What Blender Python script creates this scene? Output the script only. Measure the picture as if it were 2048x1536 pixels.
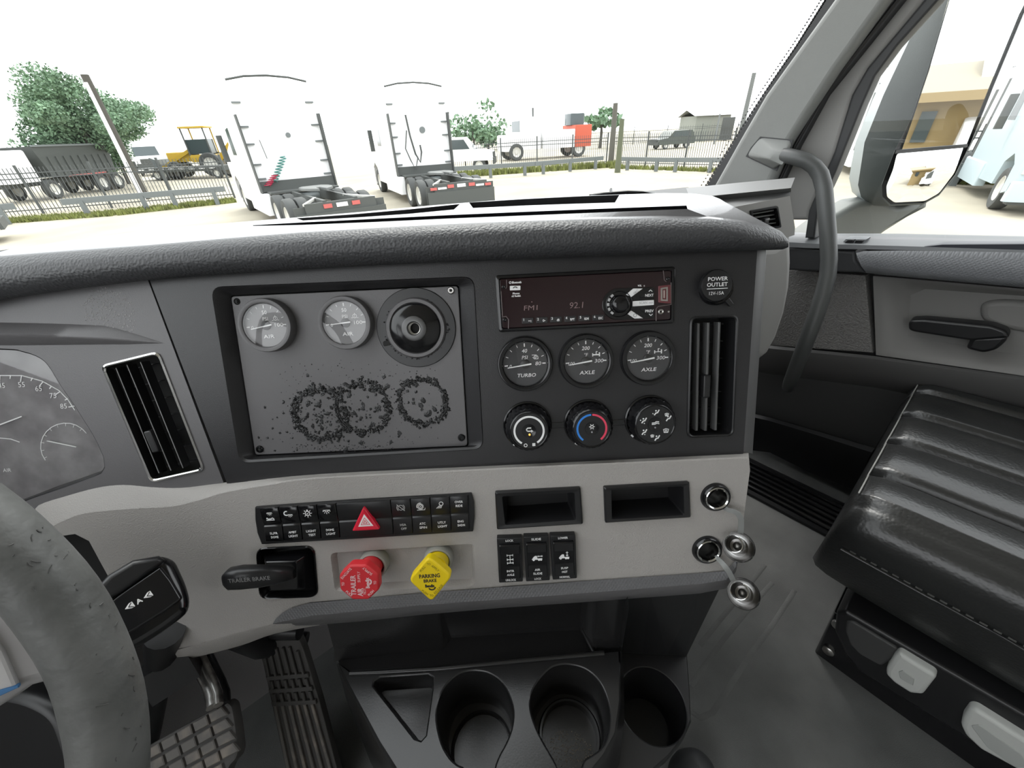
import bpy, math, random
from math import sin, cos, tan, pi, radians as R, sqrt, atan2
from mathutils import Vector as V, Matrix
from mathutils.geometry import tessellate_polygon

for o in list(bpy.data.objects):
    bpy.data.objects.remove(o)
S = bpy.context.scene
COL = S.collection
random.seed(7)

# ------------------------------------------------------------------ camera
# world axes: X = right side of the cab, Y = front of the cab, Z up, z = 0 is the cab floor
FOC, CX, CY = 790.0, 1024.0, 768.0            # focal length in pixels of the 2048 x 1536 frame
EYE = V((0, 0, 0.86))
YAW, PITCH, ROLL = R(38), R(32.6), R(2.8)
HEAD = V((sin(YAW), cos(YAW), 0))             # the direction looked in, on the level
SIDE = V((cos(YAW), -sin(YAW), 0))
UPZ = V((0, 0, 1))
_ax = HEAD * cos(PITCH) - UPZ * sin(PITCH)
_up0 = HEAD * sin(PITCH) + UPZ * cos(PITCH)
RT = SIDE * cos(ROLL) - _up0 * sin(ROLL)
UP = _up0 * cos(ROLL) + SIDE * sin(ROLL)
AX = _ax
cd = bpy.data.cameras.new('camera'); cam = bpy.data.objects.new('camera', cd); COL.objects.link(cam)
cd.sensor_fit = 'HORIZONTAL'; cd.sensor_width = 36.0; cd.lens = 36.0 * FOC / 2048.0
cd.clip_start = 0.02; cd.clip_end = 500
_m = Matrix((RT, UP, -AX)).transposed().to_4x4(); _m.translation = EYE
cam.matrix_world = _m
S.camera = cam

# ------------------------------------------------------------------ sky, sun, exposure
w = bpy.data.worlds.new('sky'); S.world = w; w.use_nodes = True
nt = w.node_tree; bg = nt.nodes['Background']
bg.inputs[0].default_value = (0.955, 0.98, 1.0, 1); bg.inputs[1].default_value = 3.3
sd = bpy.data.lights.new('sun', 'SUN'); so = bpy.data.objects.new('sun', sd); COL.objects.link(so)
sd.energy = 3.0; sd.angle = R(25); sd.color = (1, 0.97, 0.92)
so.rotation_euler = (R(38), 0, R(150))
S.view_settings.view_transform = 'Standard'; S.view_settings.look = 'None'
S.view_settings.exposure = 0.0; S.view_settings.gamma = 1.0; S.view_settings.use_curve_mapping = False
S.cycles.max_bounces = 10; S.cycles.transparent_max_bounces = 16
S.cycles.use_denoising = True

# ------------------------------------------------------------------ pixel <-> place
def ray(px, py):
    return AX + RT * ((px - CX) / FOC) + UP * ((CY - py) / FOC)
def at_t(px, py, t): return EYE + ray(px, py) * t
def at_z(px, py, z):
    d = ray(px, py); return EYE + d * ((z - EYE.z) / d.z)
def at_plane(px, py, o, n):
    d = ray(px, py); return EYE + d * ((o - EYE).dot(n) / d.dot(n))
GZ = -1.45                                     # level of the yard outside
def gnd(px, py, z=GZ): return at_z(px, py, z)

class Fr:
    """a flat frame: origin o, axes u (right), v (up), n (out of the surface)"""
    def __init__(s, o, u, v):
        s.o, s.u, s.v = o.copy(), u.normalized(), v.normalized(); s.n = s.u.cross(s.v).normalized()
        s.v = s.n.cross(s.u)
    def hit(s, px, py, w=0.0):
        p = at_plane(px, py, s.o + s.n * w, s.n) - s.o
        return (p.dot(s.u), p.dot(s.v))
    def pt(s, x, y, w=0.0): return s.o + s.u * x + s.v * y + s.n * w
    def off(s, w): return Fr(s.o + s.n * w, s.u, s.v)
    def mat(s, p):
        m = Matrix((s.u, s.v, s.n)).transposed().to_4x4(); m.translation = p; return m
    def loc(s, p):
        q = p - s.o; return (q.dot(s.u), q.dot(s.v), q.dot(s.n))
def up_frame(o, yaw=0.0):                       # level frame, u to the right, v ahead, n up
    u = V((cos(yaw), sin(yaw), 0)); return Fr(o, u, V((-sin(yaw), cos(yaw), 0)))
TILT = R(22)
FA = Fr(at_t(1000, 740, 0.44), SIDE, HEAD * sin(TILT) + UPZ * cos(TILT))     # centre fascia of the dash
FL = FA.off(0.012)                                                           # lower grey panel
DX = 1.13
DR = Fr(V((DX, 0, 0)), V((0, -1, 0)), UPZ)                                   # passenger door, n looks into the cab (-X)
KZ = Fr(V((0, 0, 0.26)), SIDE, HEAD)                                         # console deck (level)

# ------------------------------------------------------------------ mesh builder
def area2(p): return sum(p[i][0] * p[(i + 1) % len(p)][1] - p[(i + 1) % len(p)][0] * p[i][1] for i in range(len(p)))
def ccw(p): return list(p) if area2(p) > 0 else list(p)[::-1]
def inset(p, d):
    p = ccw(p); n = len(p); out = []
    for i in range(n):
        a, b, c = V(p[i - 1]), V(p[i]), V(p[(i + 1) % n])
        e1, e2 = (b - a), (c - b)
        if e1.length < 1e-9: e1 = e2
        if e2.length < 1e-9: e2 = e1
        e1.normalize(); e2.normalize()
        n1, n2 = V((-e1.y, e1.x)), V((-e2.y, e2.x)); m = n1 + n2
        if m.length < 1e-6: m = n1.copy()
        m.normalize(); k = max(0.35, m.dot(n1))
        q = b + m * (d / k); out.append((q.x, q.y))
    return out
def rnd(p, r, n=4):
    """round the corners of a polygon"""
    p = ccw(p); m = len(p); out = []
    rr = r if isinstance(r, (list, tuple)) else [r] * m
    for i in range(m):
        a, b, c = V(p[i - 1]), V(p[i]), V(p[(i + 1) % m])
        d1, d2 = (a - b), (c - b)
        k = min(rr[i], d1.length * 0.49, d2.length * 0.49)
        if k < 1e-6: out.append((b.x, b.y)); continue
        s, e = b + d1.normalized() * k, b + d2.normalized() * k
        for j in range(n + 1):
            t = j / n; q = s * (1 - t) ** 2 + b * 2 * t * (1 - t) + e * t * t
            out.append((q.x, q.y))
    return out
def rect(cx, cy, w, h, ang=0.0):
    c, s = cos(ang), sin(ang)
    return [(cx + x * c - y * s, cy + x * s + y * c) for x, y in ((-w/2, -h/2), (w/2, -h/2), (w/2, h/2), (-w/2, h/2))]
def circ(cx, cy, r, n=32, a0=0.0, ry=None):
    ry = ry or r
    return [(cx + r * cos(a0 + 2*pi*i/n), cy + ry * sin(a0 + 2*pi*i/n)) for i in range(n)]
def spl(pts, n=5):
    """smooth curve through the points (any dimension), n steps per span"""
    out = []
    for i in range(len(pts) - 1):
        p0, p1, p2, p3 = pts[max(i-1, 0)], pts[i], pts[i+1], pts[min(i+2, len(pts)-1)]
        for j in range(n):
            t = j / n; out.append(tuple(.5 * (2*b + (c-a)*t + (2*a-5*b+4*c-d)*t*t + (3*b-a-3*c+d)*t**3) for a, b, c, d in zip(p0, p1, p2, p3)))
    return out + [tuple(pts[-1])]
def lerp2(a, b, t): return (a[0] + (b[0]-a[0])*t, a[1] + (b[1]-a[1])*t)
def quad_at(q, s, t):
    """bilinear: q = TL, TR, BR, BL"""
    return lerp2(lerp2(q[0], q[1], s), lerp2(q[3], q[2], s), t)
def subquad(q, s0, s1, t0, t1): return [quad_at(q, s0, t0), quad_at(q, s1, t0), quad_at(q, s1, t1), quad_at(q, s0, t1)]

_TXT = {}
def text_geo(s):
    if s in _TXT: return _TXT[s]
    c = bpy.data.curves.new('t', 'FONT'); c.body = s; c.resolution_u = 2; c.align_x = 'CENTER'; c.align_y = 'CENTER'; c.size = 1.0
    o = bpy.data.objects.new('t', c); COL.objects.link(o)
    dg = bpy.context.evaluated_depsgraph_get(); me = bpy.data.meshes.new_from_object(o.evaluated_get(dg))
    vs = [v.co.xy.copy() for v in me.vertices]; fs = [list(p.vertices) for p in me.polygons]
    bpy.data.objects.remove(o); bpy.data.curves.remove(c); bpy.data.meshes.remove(me)
    if vs:   # centre on the ink
        x0, x1 = min(v.x for v in vs), max(v.x for v in vs); y0, y1 = min(v.y for v in vs), max(v.y for v in vs)
        c0 = V(((x0+x1)/2, (y0+y1)/2)); vs = [v - c0 for v in vs]
        _TXT[s] = (vs, fs, x1-x0, y1-y0)
    else: _TXT[s] = ([], [], 1, 1)
    return _TXT[s]

class MB:
    def __init__(s): s.v = []; s.f = []
    def add(s, vs, fs):
        b = len(s.v); s.v += [tuple(x) for x in vs]; s.f += [[i + b for i in f] for f in fs]; return s
    def tri(s, loops, z, flip=False):
        pts = [p for l in loops for p in l]
        t = tessellate_polygon([[V((p[0], p[1], 0)) for p in l] for l in loops])
        fs = []
        for a, b, c in t:
            ar = (pts[b][0]-pts[a][0])*(pts[c][1]-pts[a][1]) - (pts[b][1]-pts[a][1])*(pts[c][0]-pts[a][0])
            if abs(ar) < 1e-14: continue
            fs.append([a, b, c] if (ar > 0) != flip else [a, c, b])
        return s.add([(p[0], p[1], z(p) if callable(z) else z) for p in pts], fs)
    def prism(s, poly, z0, z1, b=0.0, n=2, bottom=True):
        """extruded outline, top edge rounded by b"""
        p = ccw(poly); rings = [[(x, y, z0) for x, y in p]]
        if b > 0:
            for i in range(n + 1):
                a = i / n * pi / 2; q = inset(p, b * (1 - cos(a))) if i else p
                rings.append([(x, y, z1 - b + b * sin(a)) for x, y in q])
        else: rings.append([(x, y, z1) for x, y in p])
        s.loft(rings)
        top = [(x, y) for x, y, z in rings[-1]]; s.tri([top], z1)
        if bottom: s.tri([p], z0, True)
        return s
    def plate(s, outer, holes, z, z0=None):
        outer = ccw(outer); holes = [ccw(h)[::-1] for h in holes]
        s.tri([outer] + holes, z)
        if z0 is not None: s.loft([[(x, y, z0) for x, y in outer], [(x, y, z) for x, y in outer]])
        return s
    def loft(s, rings, closed=True, cap0=False, cap1=False, flip=False):
        n = len(rings[0]); vs = [p for r in rings for p in r]; fs = []
        for k in range(len(rings) - 1):
            for i in range(n if closed else n - 1):
                j = (i + 1) % n; q = [k*n+i, k*n+j, (k+1)*n+j, (k+1)*n+i]
                fs.append(q[::-1] if flip else q)
        if cap0: fs.append(list(range(n))[::-1])
        if cap1: fs.append([(len(rings)-1)*n + i for i in range(n)])
        return s.add(vs, fs)
    def ring(s, poly_out, poly_in, z_out, z_in): return s.loft([[(x, y, z_out) for x, y in ccw(poly_out)], [(x, y, z_in) for x, y in ccw(poly_in)]])
    def lathe(s, prof, c=(0, 0), n=32, a0=0.0):
        rs = [[(c[0] + r*cos(a0+2*pi*i/n), c[1] + r*sin(a0+2*pi*i/n), z) for i in range(n)] for r, z in prof]
        return s.loft(rs)
    def box(s, c, d, rot=None):
        vs = []
        for x in (-.5, .5):
            for y in (-.5, .5):
                for z in (-.5, .5):
                    q = V((x*d[0], y*d[1], z*d[2]))
                    if rot is not None: q = rot @ q
                    vs.append(q + V(c))
        return s.add(vs, [[0,1,3,2],[4,6,7,5],[0,4,5,1],[2,3,7,6],[0,2,6,4],[1,5,7,3]])
    def bar(s, a, b, w, h=None, up=V((0, 0, 1))):
        a, b = V(a), V(b); h = h or w; d = (b - a); L = d.length; d.normalize()
        x = d.cross(up)
        if x.length < 1e-4: x = d.cross(V((1, 0, 0)))
        x.normalize(); y = x.cross(d)
        m = Matrix((x, d, y)).transposed()
        return s.box((a + b) / 2, (w, L, h), m)
    def tube(s, path, r, n=12, caps=True, sq=1.0, up=None):
        path = [V(p) for p in path]; rr = r if isinstance(r, (list, tuple)) else [r] * len(path)
        rings = []; prev = None
        for i, p in enumerate(path):
            t = (path[min(i+1, len(path)-1)] - path[max(i-1, 0)]).normalized()
            if prev is None:
                x = t.cross(up if up is not None else (V((0, 0, 1)) if abs(t.z) < .9 else V((1, 0, 0)))).normalized()
            else: x = (prev - t * prev.dot(t)).normalized()
            prev = x; y = t.cross(x)
            rings.append([tuple(p + x * (rr[i]*cos(2*pi*k/n)) + y * (rr[i]*sq*sin(2*pi*k/n))) for k in range(n)])
        return s.loft(rings, True, caps, caps)
    def stroke(s, pts, w, z0, z1):
        for a, b in zip(pts[:-1], pts[1:]):
            a, b = V(a), V(b); d = b - a
            if d.length < 1e-7: continue
            nrm = V((-d.y, d.x)).normalized() * w / 2; e = d.normalized() * w * .3
            s.prism([tuple(a-e-nrm), tuple(b+e-nrm), tuple(b+e+nrm), tuple(a-e+nrm)], z0, z1, bottom=False)
        return s
    def arc(s, c, r, a0, a1, w, z0, z1, n=16):
        st = [a0 + (a1-a0)*i/n for i in range(n+1)]
        o = [(c[0]+(r+w/2)*cos(a), c[1]+(r+w/2)*sin(a)) for a in st]; i_ = [(c[0]+(r-w/2)*cos(a), c[1]+(r-w/2)*sin(a)) for a in st]
        for k in range(n): s.prism([o[k], o[k+1], i_[k+1], i_[k]], z0, z1, bottom=False)
        return s
    def text(s, t, x, y, h, z, rot=0.0, slant=0.0, sx=1.0, w=None, bold=0.0):
        """flat print: h = height of the capitals, centred at x, y (w = full width if given)"""
        vs, fs, W, H = text_geo(t); k = h / (H if H > .3 else .72)
        kx = (w / W) if w else k * sx
        c, si = cos(rot), sin(rot); out = []
        for v in vs:
            a, b = v.x * kx + slant * v.y * k, v.y * k
            out.append((x + a*c - b*si, y + a*si + b*c, z))
        s.add(out, fs)
        if bold:
            for dx, dy in ((bold, 0), (-bold, 0), (0, bold), (0, -bold)): s.add([(a+dx, b+dy, cc - 1e-5) for a, b, cc in out], fs)
        return s
    def xf(s, m):
        s.v = [tuple(m @ V(p)) for p in s.v]; return s
    def build(s, name, mat, parent=None, smooth=40, label=None, kind=None):
        me = bpy.data.meshes.new(name); me.from_pydata([tuple(p) for p in s.v], [], s.f); me.validate(); me.update()
        if mat: me.materials.append(mat)
        if smooth:
            me.polygons.foreach_set('use_smooth', [True] * len(me.polygons)); me.set_sharp_from_angle(angle=R(smooth))
        o = bpy.data.objects.new(name, me); COL.objects.link(o)
        if parent is not None: o.parent = parent
        if label: o['label'] = label
        if kind: o['kind'] = kind
        return o

def tag(o, label, cat, group=None, kind=None):
    o['label'] = label; o['category'] = cat
    if group: o['group'] = group
    if kind: o['kind'] = kind
    return o
class Thing:
    """an Empty on a frame; L() turns a place in the photograph on that surface into the thing's own x, y"""
    def __init__(s, name, label, cat, fr, at, w=0.0, group=None, px=True):
        s.fr = fr; h = fr.hit(at[0], at[1], w) if px else at
        s.ox, s.oy, s.ow = h[0], h[1], w
        o = bpy.data.objects.new(name, None); COL.objects.link(o); o.empty_display_size = .02
        o.matrix_world = fr.mat(fr.pt(s.ox, s.oy, w)); s.o = o; tag(o, label, cat, group)
    def L(s, px, py, w=0.0):
        h = s.fr.hit(px, py, s.ow + w); return (h[0] - s.ox, h[1] - s.oy)
    def P(s, pts, w=0.0): return [s.L(x, y, w) for x, y in pts]
    def r(s, px, py, rp, w=0.0):
        a, b = s.L(px - rp, py, w), s.L(px + rp, py, w); return (V(a) - V(b)).length / 2
    def W(s, p):
        q = s.fr.loc(p); return (q[0]-s.ox, q[1]-s.oy, q[2]-s.ow)
    def part(s, name, mb, mat, parent=None, smooth=40, label=None, kind=None):
        return mb.build(name, mat, parent if parent is not None else s.o, smooth, label, kind)

def copy_tree(o, parent=None):
    c = o.copy(); COL.objects.link(c); c.parent = parent
    for ch in list(o.children): copy_tree(ch, c)
    return c

# ------------------------------------------------------------------ materials
def mat(name, col, rough=.5, metal=0.0, spec=.5, bump=None, var=None, coat=0.0, emit=None, alpha=None, mix=None):
    """bump = (kind, scale per metre, strength, distance); var = (scale, amount); mix = (col2, scale, lo, hi)"""
    m = bpy.data.materials.new(name); m.use_nodes = True; t = m.node_tree; b = t.nodes['Principled BSDF']
    b.inputs['Base Color'].default_value = (*col, 1); b.inputs['Roughness'].default_value = rough; b.inputs['Metallic'].default_value = metal
    b.inputs['Specular IOR Level'].default_value = spec
    if coat: b.inputs['Coat Weight'].default_value = coat; b.inputs['Coat Roughness'].default_value = .05
    if emit: b.inputs['Emission Color'].default_value = (*emit[0], 1); b.inputs['Emission Strength'].default_value = emit[1]
    tc = t.nodes.new('ShaderNodeTexCoord') if (bump or var or mix) else None
    if bump:
        kind, sc, st, di = bump
        if kind == 'vor':
            x = t.nodes.new('ShaderNodeTexVoronoi'); x.feature = 'SMOOTH_F1'; x.inputs['Scale'].default_value = sc
            out = x.outputs['Distance']
        elif kind == 'diamond':
            x = None
            a = t.nodes.new('ShaderNodeTexWave'); a.wave_type = 'BANDS'; a.bands_direction = 'DIAGONAL'; a.inputs['Scale'].default_value = sc
            mp = t.nodes.new('ShaderNodeMapping'); mp.inputs['Scale'].default_value = (-1, 1, 1); t.links.new(tc.outputs['Object'], mp.inputs[0])
            c = t.nodes.new('ShaderNodeTexWave'); c.wave_type = 'BANDS'; c.bands_direction = 'DIAGONAL'; c.inputs['Scale'].default_value = sc
            t.links.new(tc.outputs['Object'], a.inputs[0]); t.links.new(mp.outputs[0], c.inputs[0])
            mm = t.nodes.new('ShaderNodeMath'); mm.operation = 'MAXIMUM'; t.links.new(a.outputs['Fac'], mm.inputs[0]); t.links.new(c.outputs['Fac'], mm.inputs[1])
            out = mm.outputs[0]
        else:
            x = t.nodes.new('ShaderNodeTexNoise'); x.inputs['Scale'].default_value = sc; x.inputs['Detail'].default_value = 3
            out = x.outputs['Fac']
        if x is not None: t.links.new(tc.outputs['Object'], x.inputs['Vector'])
        bp = t.nodes.new('ShaderNodeBump'); bp.inputs['Strength'].default_value = st; bp.inputs['Distance'].default_value = di
        t.links.new(out, bp.inputs['Height']); t.links.new(bp.outputs[0], b.inputs['Normal'])
    if var or mix:
        n = t.nodes.new('ShaderNodeTexNoise'); n.inputs['Detail'].default_value = 5; n.inputs['Scale'].default_value = (var or (mix[1],))[0] if var else mix[1]
        t.links.new(tc.outputs['Object'], n.inputs['Vector'])
        r = t.nodes.new('ShaderNodeValToRGB')
        if var:
            a = var[1]; r.color_ramp.elements[0].position, r.color_ramp.elements[1].position = .3, .7
            r.color_ramp.elements[0].color = (*[c * (1 - a) for c in col], 1); r.color_ramp.elements[1].color = (*[min(1, c * (1 + a)) for c in col], 1)
        else:
            r.color_ramp.elements[0].position, r.color_ramp.elements[1].position = mix[2], mix[3]
            r.color_ramp.elements[0].color = (*col, 1); r.color_ramp.elements[1].color = (*mix[0], 1)
        t.links.new(n.outputs['Fac'], r.inputs[0]); t.links.new(r.outputs[0], b.inputs['Base Color'])
    if alpha is not None: b.inputs['Alpha'].default_value = alpha
    return m
def glass(name, tint=(1, 1, 1), refl=1.0, rough=0.0):
    """thin clear pane: sees through, mirrors a little at a slant"""
    m = bpy.data.materials.new(name); m.use_nodes = True; t = m.node_tree; t.nodes.clear()
    o = t.nodes.new('ShaderNodeOutputMaterial'); x = t.nodes.new('ShaderNodeMixShader')
    tr = t.nodes.new('ShaderNodeBsdfTransparent'); tr.inputs[0].default_value = (*tint, 1)
    g = t.nodes.new('ShaderNodeBsdfGlossy'); g.inputs['Roughness'].default_value = rough
    lw = t.nodes.new('ShaderNodeLayerWeight'); lw.inputs[0].default_value = .5       # facing is the same from both sides
    p5 = t.nodes.new('ShaderNodeMath'); p5.operation = 'POWER'; p5.inputs[1].default_value = 5.0
    mu = t.nodes.new('ShaderNodeMath'); mu.operation = 'MULTIPLY_ADD'; mu.inputs[1].default_value = .9 * min(refl, 1.0); mu.inputs[2].default_value = .04 * refl
    t.links.new(lw.outputs['Facing'], p5.inputs[0]); t.links.new(p5.outputs[0], mu.inputs[0]); t.links.new(mu.outputs[0], x.inputs[0])
    t.links.new(tr.outputs[0], x.inputs[1]); t.links.new(g.outputs[0], x.inputs[2]); t.links.new(x.outputs[0], o.inputs[0])
    return m
M = {}
M['fascia'] = mat('black_grained_plastic', (.021, .0205, .022), .38, bump=('noise', 900, .25, .0006))
M['fascia_lit'] = mat('lit_black_plastic', (.125, .121, .125), .42, bump=('noise', 900, .25, .0006))  # fascia plastic lightened to stand for window light on the left
M['pad'] = mat('dash_leather', (.045, .046, .049), .5, bump=('vor', 420, .6, .0012))
M['lgrey'] = mat('light_grey_grained_plastic', (.37, .352, .335), .55, bump=('vor', 720, .55, .0007))
M['lgrey2'] = mat('light_grey_plain_plastic', (.38, .375, .36), .55, bump=('noise', 700, .15, .0006))
M['trim'] = mat('grey_diamond_trim', (.12, .12, .125), .4, bump=('diamond', 150, .45, .0006))
M['black'] = mat('satin_black_plastic', (.011, .011, .012), .36, bump=('noise', 1200, .1, .0003))
M['gblack'] = mat('gloss_black_plastic', (.007, .007, .008), .15)
M['deep'] = mat('dark_recess', (.006, .006, .006), .7)
M['console'] = mat('moulded_black_console', (.017, .017, .0175), .23, bump=('noise', 500, .12, .0005))
M['white'] = mat('white_print', (.85, .85, .85), .6)
M['grey'] = mat('grey_print', (.32, .32, .33), .6)
M['dimred'] = mat('faint_display_segments', (.22, .15, .15), .5)
M['screen'] = mat('dark_red_display', (.02, .009, .011), .12)
M['dial'] = mat('black_dial_face', (.03, .03, .033), .5)
M['lens'] = glass('gauge_lens', refl=1.6, rough=.03)
M['chrome'] = mat('chrome', (.75, .75, .74), .12, 1.0)
M['steel'] = mat('worn_steel', (.55, .54, .52), .32, 1.0, mix=((.25, .23, .21), 60, .45, .7))
M['red'] = mat('red_plastic', (.72, .02, .05), .3)
M['redk'] = mat('red_knob_plastic', (.68, .03, .04), .4)
M['yellow'] = mat('yellow_knob_plastic', (.85, .62, .005), .4)
M['blackp'] = mat('black_print', (.02, .02, .02), .6)
M['greenp'] = mat('olive_print', (.16, .13, .005), .6)
M['blueb'] = mat('blue_band', (.03, .22, .68), .5)
M['redb'] = mat('red_band', (.75, .06, .12), .5)
M['amber'] = mat('amber_led', (.8, .4, .05), .4, emit=((1, .5, .1), 1.2))
M['glue'] = mat('hardened_glue', (.02, .02, .021), .25, bump=('noise', 600, .8, .001))
M['collar'] = mat('grey_collar', (.33, .33, .30), .55)
M['floor'] = mat('grey_floor_mat', (.10, .102, .10), .68, bump=('noise', 700, .6, .0012), var=(9, .25))
M['footwell_lit'] = mat('brightened_footwell_floor', (.15, .142, .142), .9, bump=('noise', 900, .5, .001))  # brightness put into this colour to offset the dim footwell
M['seat'] = mat('black_leather_seat', (.015, .0155, .0155), .32, bump=('vor', 260, .3, .0010), coat=.15)
M['rubber'] = mat('pedal_rubber', (.05, .047, .045), .6, bump=('noise', 500, .3, .0006))
M['rubberw'] = mat('worn_pedal_rubber', (.10, .093, .086), .6, mix=((.20, .17, .145), 40, .5, .75))
M['wheel'] = mat('worn_leather_rim', (.11, .112, .108), .48, bump=('noise', 120, .35, .002), var=(25, .3))
M['spoke'] = mat('grey_spoke', (.34, .33, .33), .5)
M['doorgrey'] = mat('door_grey_plastic', (.25, .245, .235), .6, bump=('noise', 800, .2, .0006))
M['doordark'] = mat('door_dark_plastic', (.05, .05, .05), .6, bump=('noise', 800, .2, .0006))
M['sill'] = mat('door_ledge_plastic', (.13, .135, .14), .5, bump=('noise', 900, .2, .0006))
M['pillar'] = mat('pillar_trim_grey', (.21, .215, .207), .6, bump=('noise', 900, .25, .0006))
M['frame'] = mat('painted_grey_frame', (.25, .245, .236), .5)
M['seal'] = mat('black_rubber_seal', (.035, .036, .038), .55)
M['headliner'] = mat('headliner', (.52, .515, .50), .9)
M['padtop'] = mat('glare_dash_top', (.10, .10, .105), .32, spec=.8, bump=('vor', 420, .12, .0008), coat=.6)  # pad leather made lighter and glossier to stand for windscreen glare
M['glass'] = glass('window_glass', (.97, .99, .985))
M['mirror'] = mat('mirror_glass', (.92, .93, .93), .01, 1.0)
M['housing'] = mat('mirror_housing', (.075, .085, .082), .55, bump=('noise', 500, .2, .0008))
# ------------------------------------------------------------------ dashboard body
D = Thing('dashboard', 'curved black and grey truck dashboard with leather-grained top pad', 'dashboard', FA, (1000, 740))
# centre fascia with the sunk gauge pocket and the right vent cut out
POCK = [(423, 575), (947, 554), (966, 897), (480, 925)]
POCK_IN = [(461, 591), (918, 570), (937, 892.5), (510.5, 911)]
VENT_R = [(1380, 634), (1475, 630), (1466, 871), (1374, 875)]
fas = D.P([(284, 520), (1516, 480), (1514, 508), (1487, 904), (1480, 925), (640, 962), (454, 967)])
pock = rnd(D.P(POCK), .012, 5); ventr = rnd(D.P(VENT_R), .007, 4)
WP = -.013
mb = MB().plate(fas, [pock, ventr], 0, -.02)
fascia = D.part('centre_fascia', mb, M['fascia'])
pin = rnd(D.P(POCK_IN, WP), .004, 5); lip = rnd(inset(ccw(D.P(POCK)), .0022), .011, 5); outl = rnd(inset(ccw(D.P(POCK)), -.0008), .0125, 5)
mb = MB()
m1 = MB(); m1.loft([[(x, y, .0002) for x, y in outl], [(x, y, .0012) for x, y in pock], [(x, y, -.001) for x, y in lip], [(x, y, WP) for x, y in pin]])
D.part('pocket_rim', m1, M['fascia'], fascia, 25)
gp = D.P(POCK_IN, WP); gq = rnd(inset(ccw(gp), .001), .004, 4)
mb = MB().prism(gq, WP - .004, WP + .0015, .0008)
D.part('gauge_panel', mb, M['fascia_lit'], fascia)
# chamfered right end of the fascia
mb = MB(); a = D.P([(1514, 490), (1487, 904)], 0); b = D.P([(1533, 490), (1504, 907)], -.004); c = D.P([(1534, 490), (1505, 908)], -.06)
mb.loft([[(*a[0], 0), (*a[1], 0)], [(*b[0], -.004), (*b[1], -.004)], [(*c[0], -.06), (*c[1], -.06)]], closed=False, flip=True)
D.part('fascia_end', mb, mat('fascia_edge_grey', (.10, .10, .10), .45), label='grey bevelled right end of the fascia')
# dark body behind everything
mb = MB().prism(D.P([(-420, 560), (1500, 470), (1475, 900), (1450, 1140), (760, 1190), (300, 1290), (-420, 1290)], -.05), -.09, -.05)
D.part('inner_body', mb, M['deep'])
# left fascia round the instruments
CL = [(-260, 690), (0, 697), (44, 702), (78, 714), (98, 732), (122, 771), (152, 815), (190, 876), (208, 915), (210, 935), (203, 947), (190, 953), (130, 975), (68, 996), (0, 1022), (-260, 1110)]
VENT_L = [(204, 731), (318, 703), (410, 940), (303, 964)]
CL = spl(CL[:9], 4) + CL[9:]
lf = D.P([(-330, 610), (0, 560), (278, 520), (297, 563), (447, 965), (440, 985), (360, 992), (240, 985), (190, 990), (130, 1008), (75, 1026), (0, 1060), (-330, 1190)], -.003)
cl = D.P(CL, -.003); ventl = rnd(D.P(VENT_L, -.003), .008, 4)
mb = MB().plate(lf, [cl, ventl], -.003, -.02)
left = D.part('instrument_surround', mb, M['fascia_lit'])
cin = inset(ccw(cl), .003)
mb = MB().loft([[(x, y, -.003) for x, y in ccw(cl)], [(x, y, -.004) for x, y in inset(ccw(cl), .0015)], [(x, y, -.032) for x, y in cin]])
D.part('cluster_wall', mb, M['black'], left)
# brow over the cluster, fading out to the right
br = [(-330, 664, 1.0), (-100, 670, 1.0), (0, 671, 1.0), (100, 673, .85), (180, 676, .6), (250, 680, .33), (325, 687, 0.0)]
br = spl(br, 3)
r0 = [(*D.L(x, y - 26 * min(1, k * 2), .0), -.0032) for x, y, k in br]; r1 = [(*D.L(x, y - 4 * min(1, k * 3), .014 * k), -.0029 + .0145 * k) for x, y, k in br]
r2 = [(*D.L(x, y + 3 * min(1, k * 3), .013 * k), -.0029 + .0135 * k) for x, y, k in br]; r3 = [(*D.L(x, y + 4 * min(1, k * 3) + 16 * k, -.003), -.0032) for x, y, k in br]
mb = MB().loft([r0, r1, r2, r3], closed=False, flip=True)
D.part('cluster_brow', mb, M['fascia_lit'], left, 60)
# scuffed ring where something was stuck on
random.seed(3); c0 = D.L(213, 627); mb = MB()
for k in range(520):
    a = random.random() * 2 * pi; q = sqrt(random.random()); rr = q * .029
    x, y = c0[0] + rr * cos(a), c0[1] + rr * sin(a) * .95
    if random.random() < .35 and q < .8: continue
    s = random.uniform(.0002, .0008); t = random.random() * 3
    mb.prism([(x + s * cos(t + i * 2.1) * random.uniform(.5, 1.5), y + s * sin(t + i * 2.1)) for i in range(3)], -.003, -.0028, bottom=False)
D.part('adhesive_scuffs', mb, mat('pale_scuffs', (.42, .41, .41), .8), left, 0, label='pale round scuff mark left by an old sticker', kind='stuff')

# lower light grey panel with ledge
cre = [(-200, 1120), (40, 1080), (120, 1045), (170, 1027), (260, 1018), (345, 1013), (400, 1000), (450, 985), (540, 970), (640, 957), (1000, 939), (1480, 917), (1502, 918)]
upb = [(-200, 1090), (40, 1036), (75, 1008), (130, 990), (190, 973), (240, 967), (300, 973), (360, 975), (440, 966), (640, 946), (1000, 929), (1480, 906), (1502, 905)]
WL = .012
cre = spl(cre[:11], 4)[:-1] + [(1000, 939), (1480, 917), (1498, 917)]; upb = spl(upb[:11], 4)[:-1] + [(1000, 929), (1480, 906), (1497, 905)]
kp = lambda pts, w_: [(*D.L(x, y, w_), w_) for x, y in pts]
VP_Q = [(660, 1106), (949, 1087), (951, 1172), (670, 1183)]
TB_Q = [(515, 1097), (627, 1092), (635, 1191), (522, 1195)]
SLOT_A = [(990, 981), (1160, 972), (1165, 1045), (994, 1056)]
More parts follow.
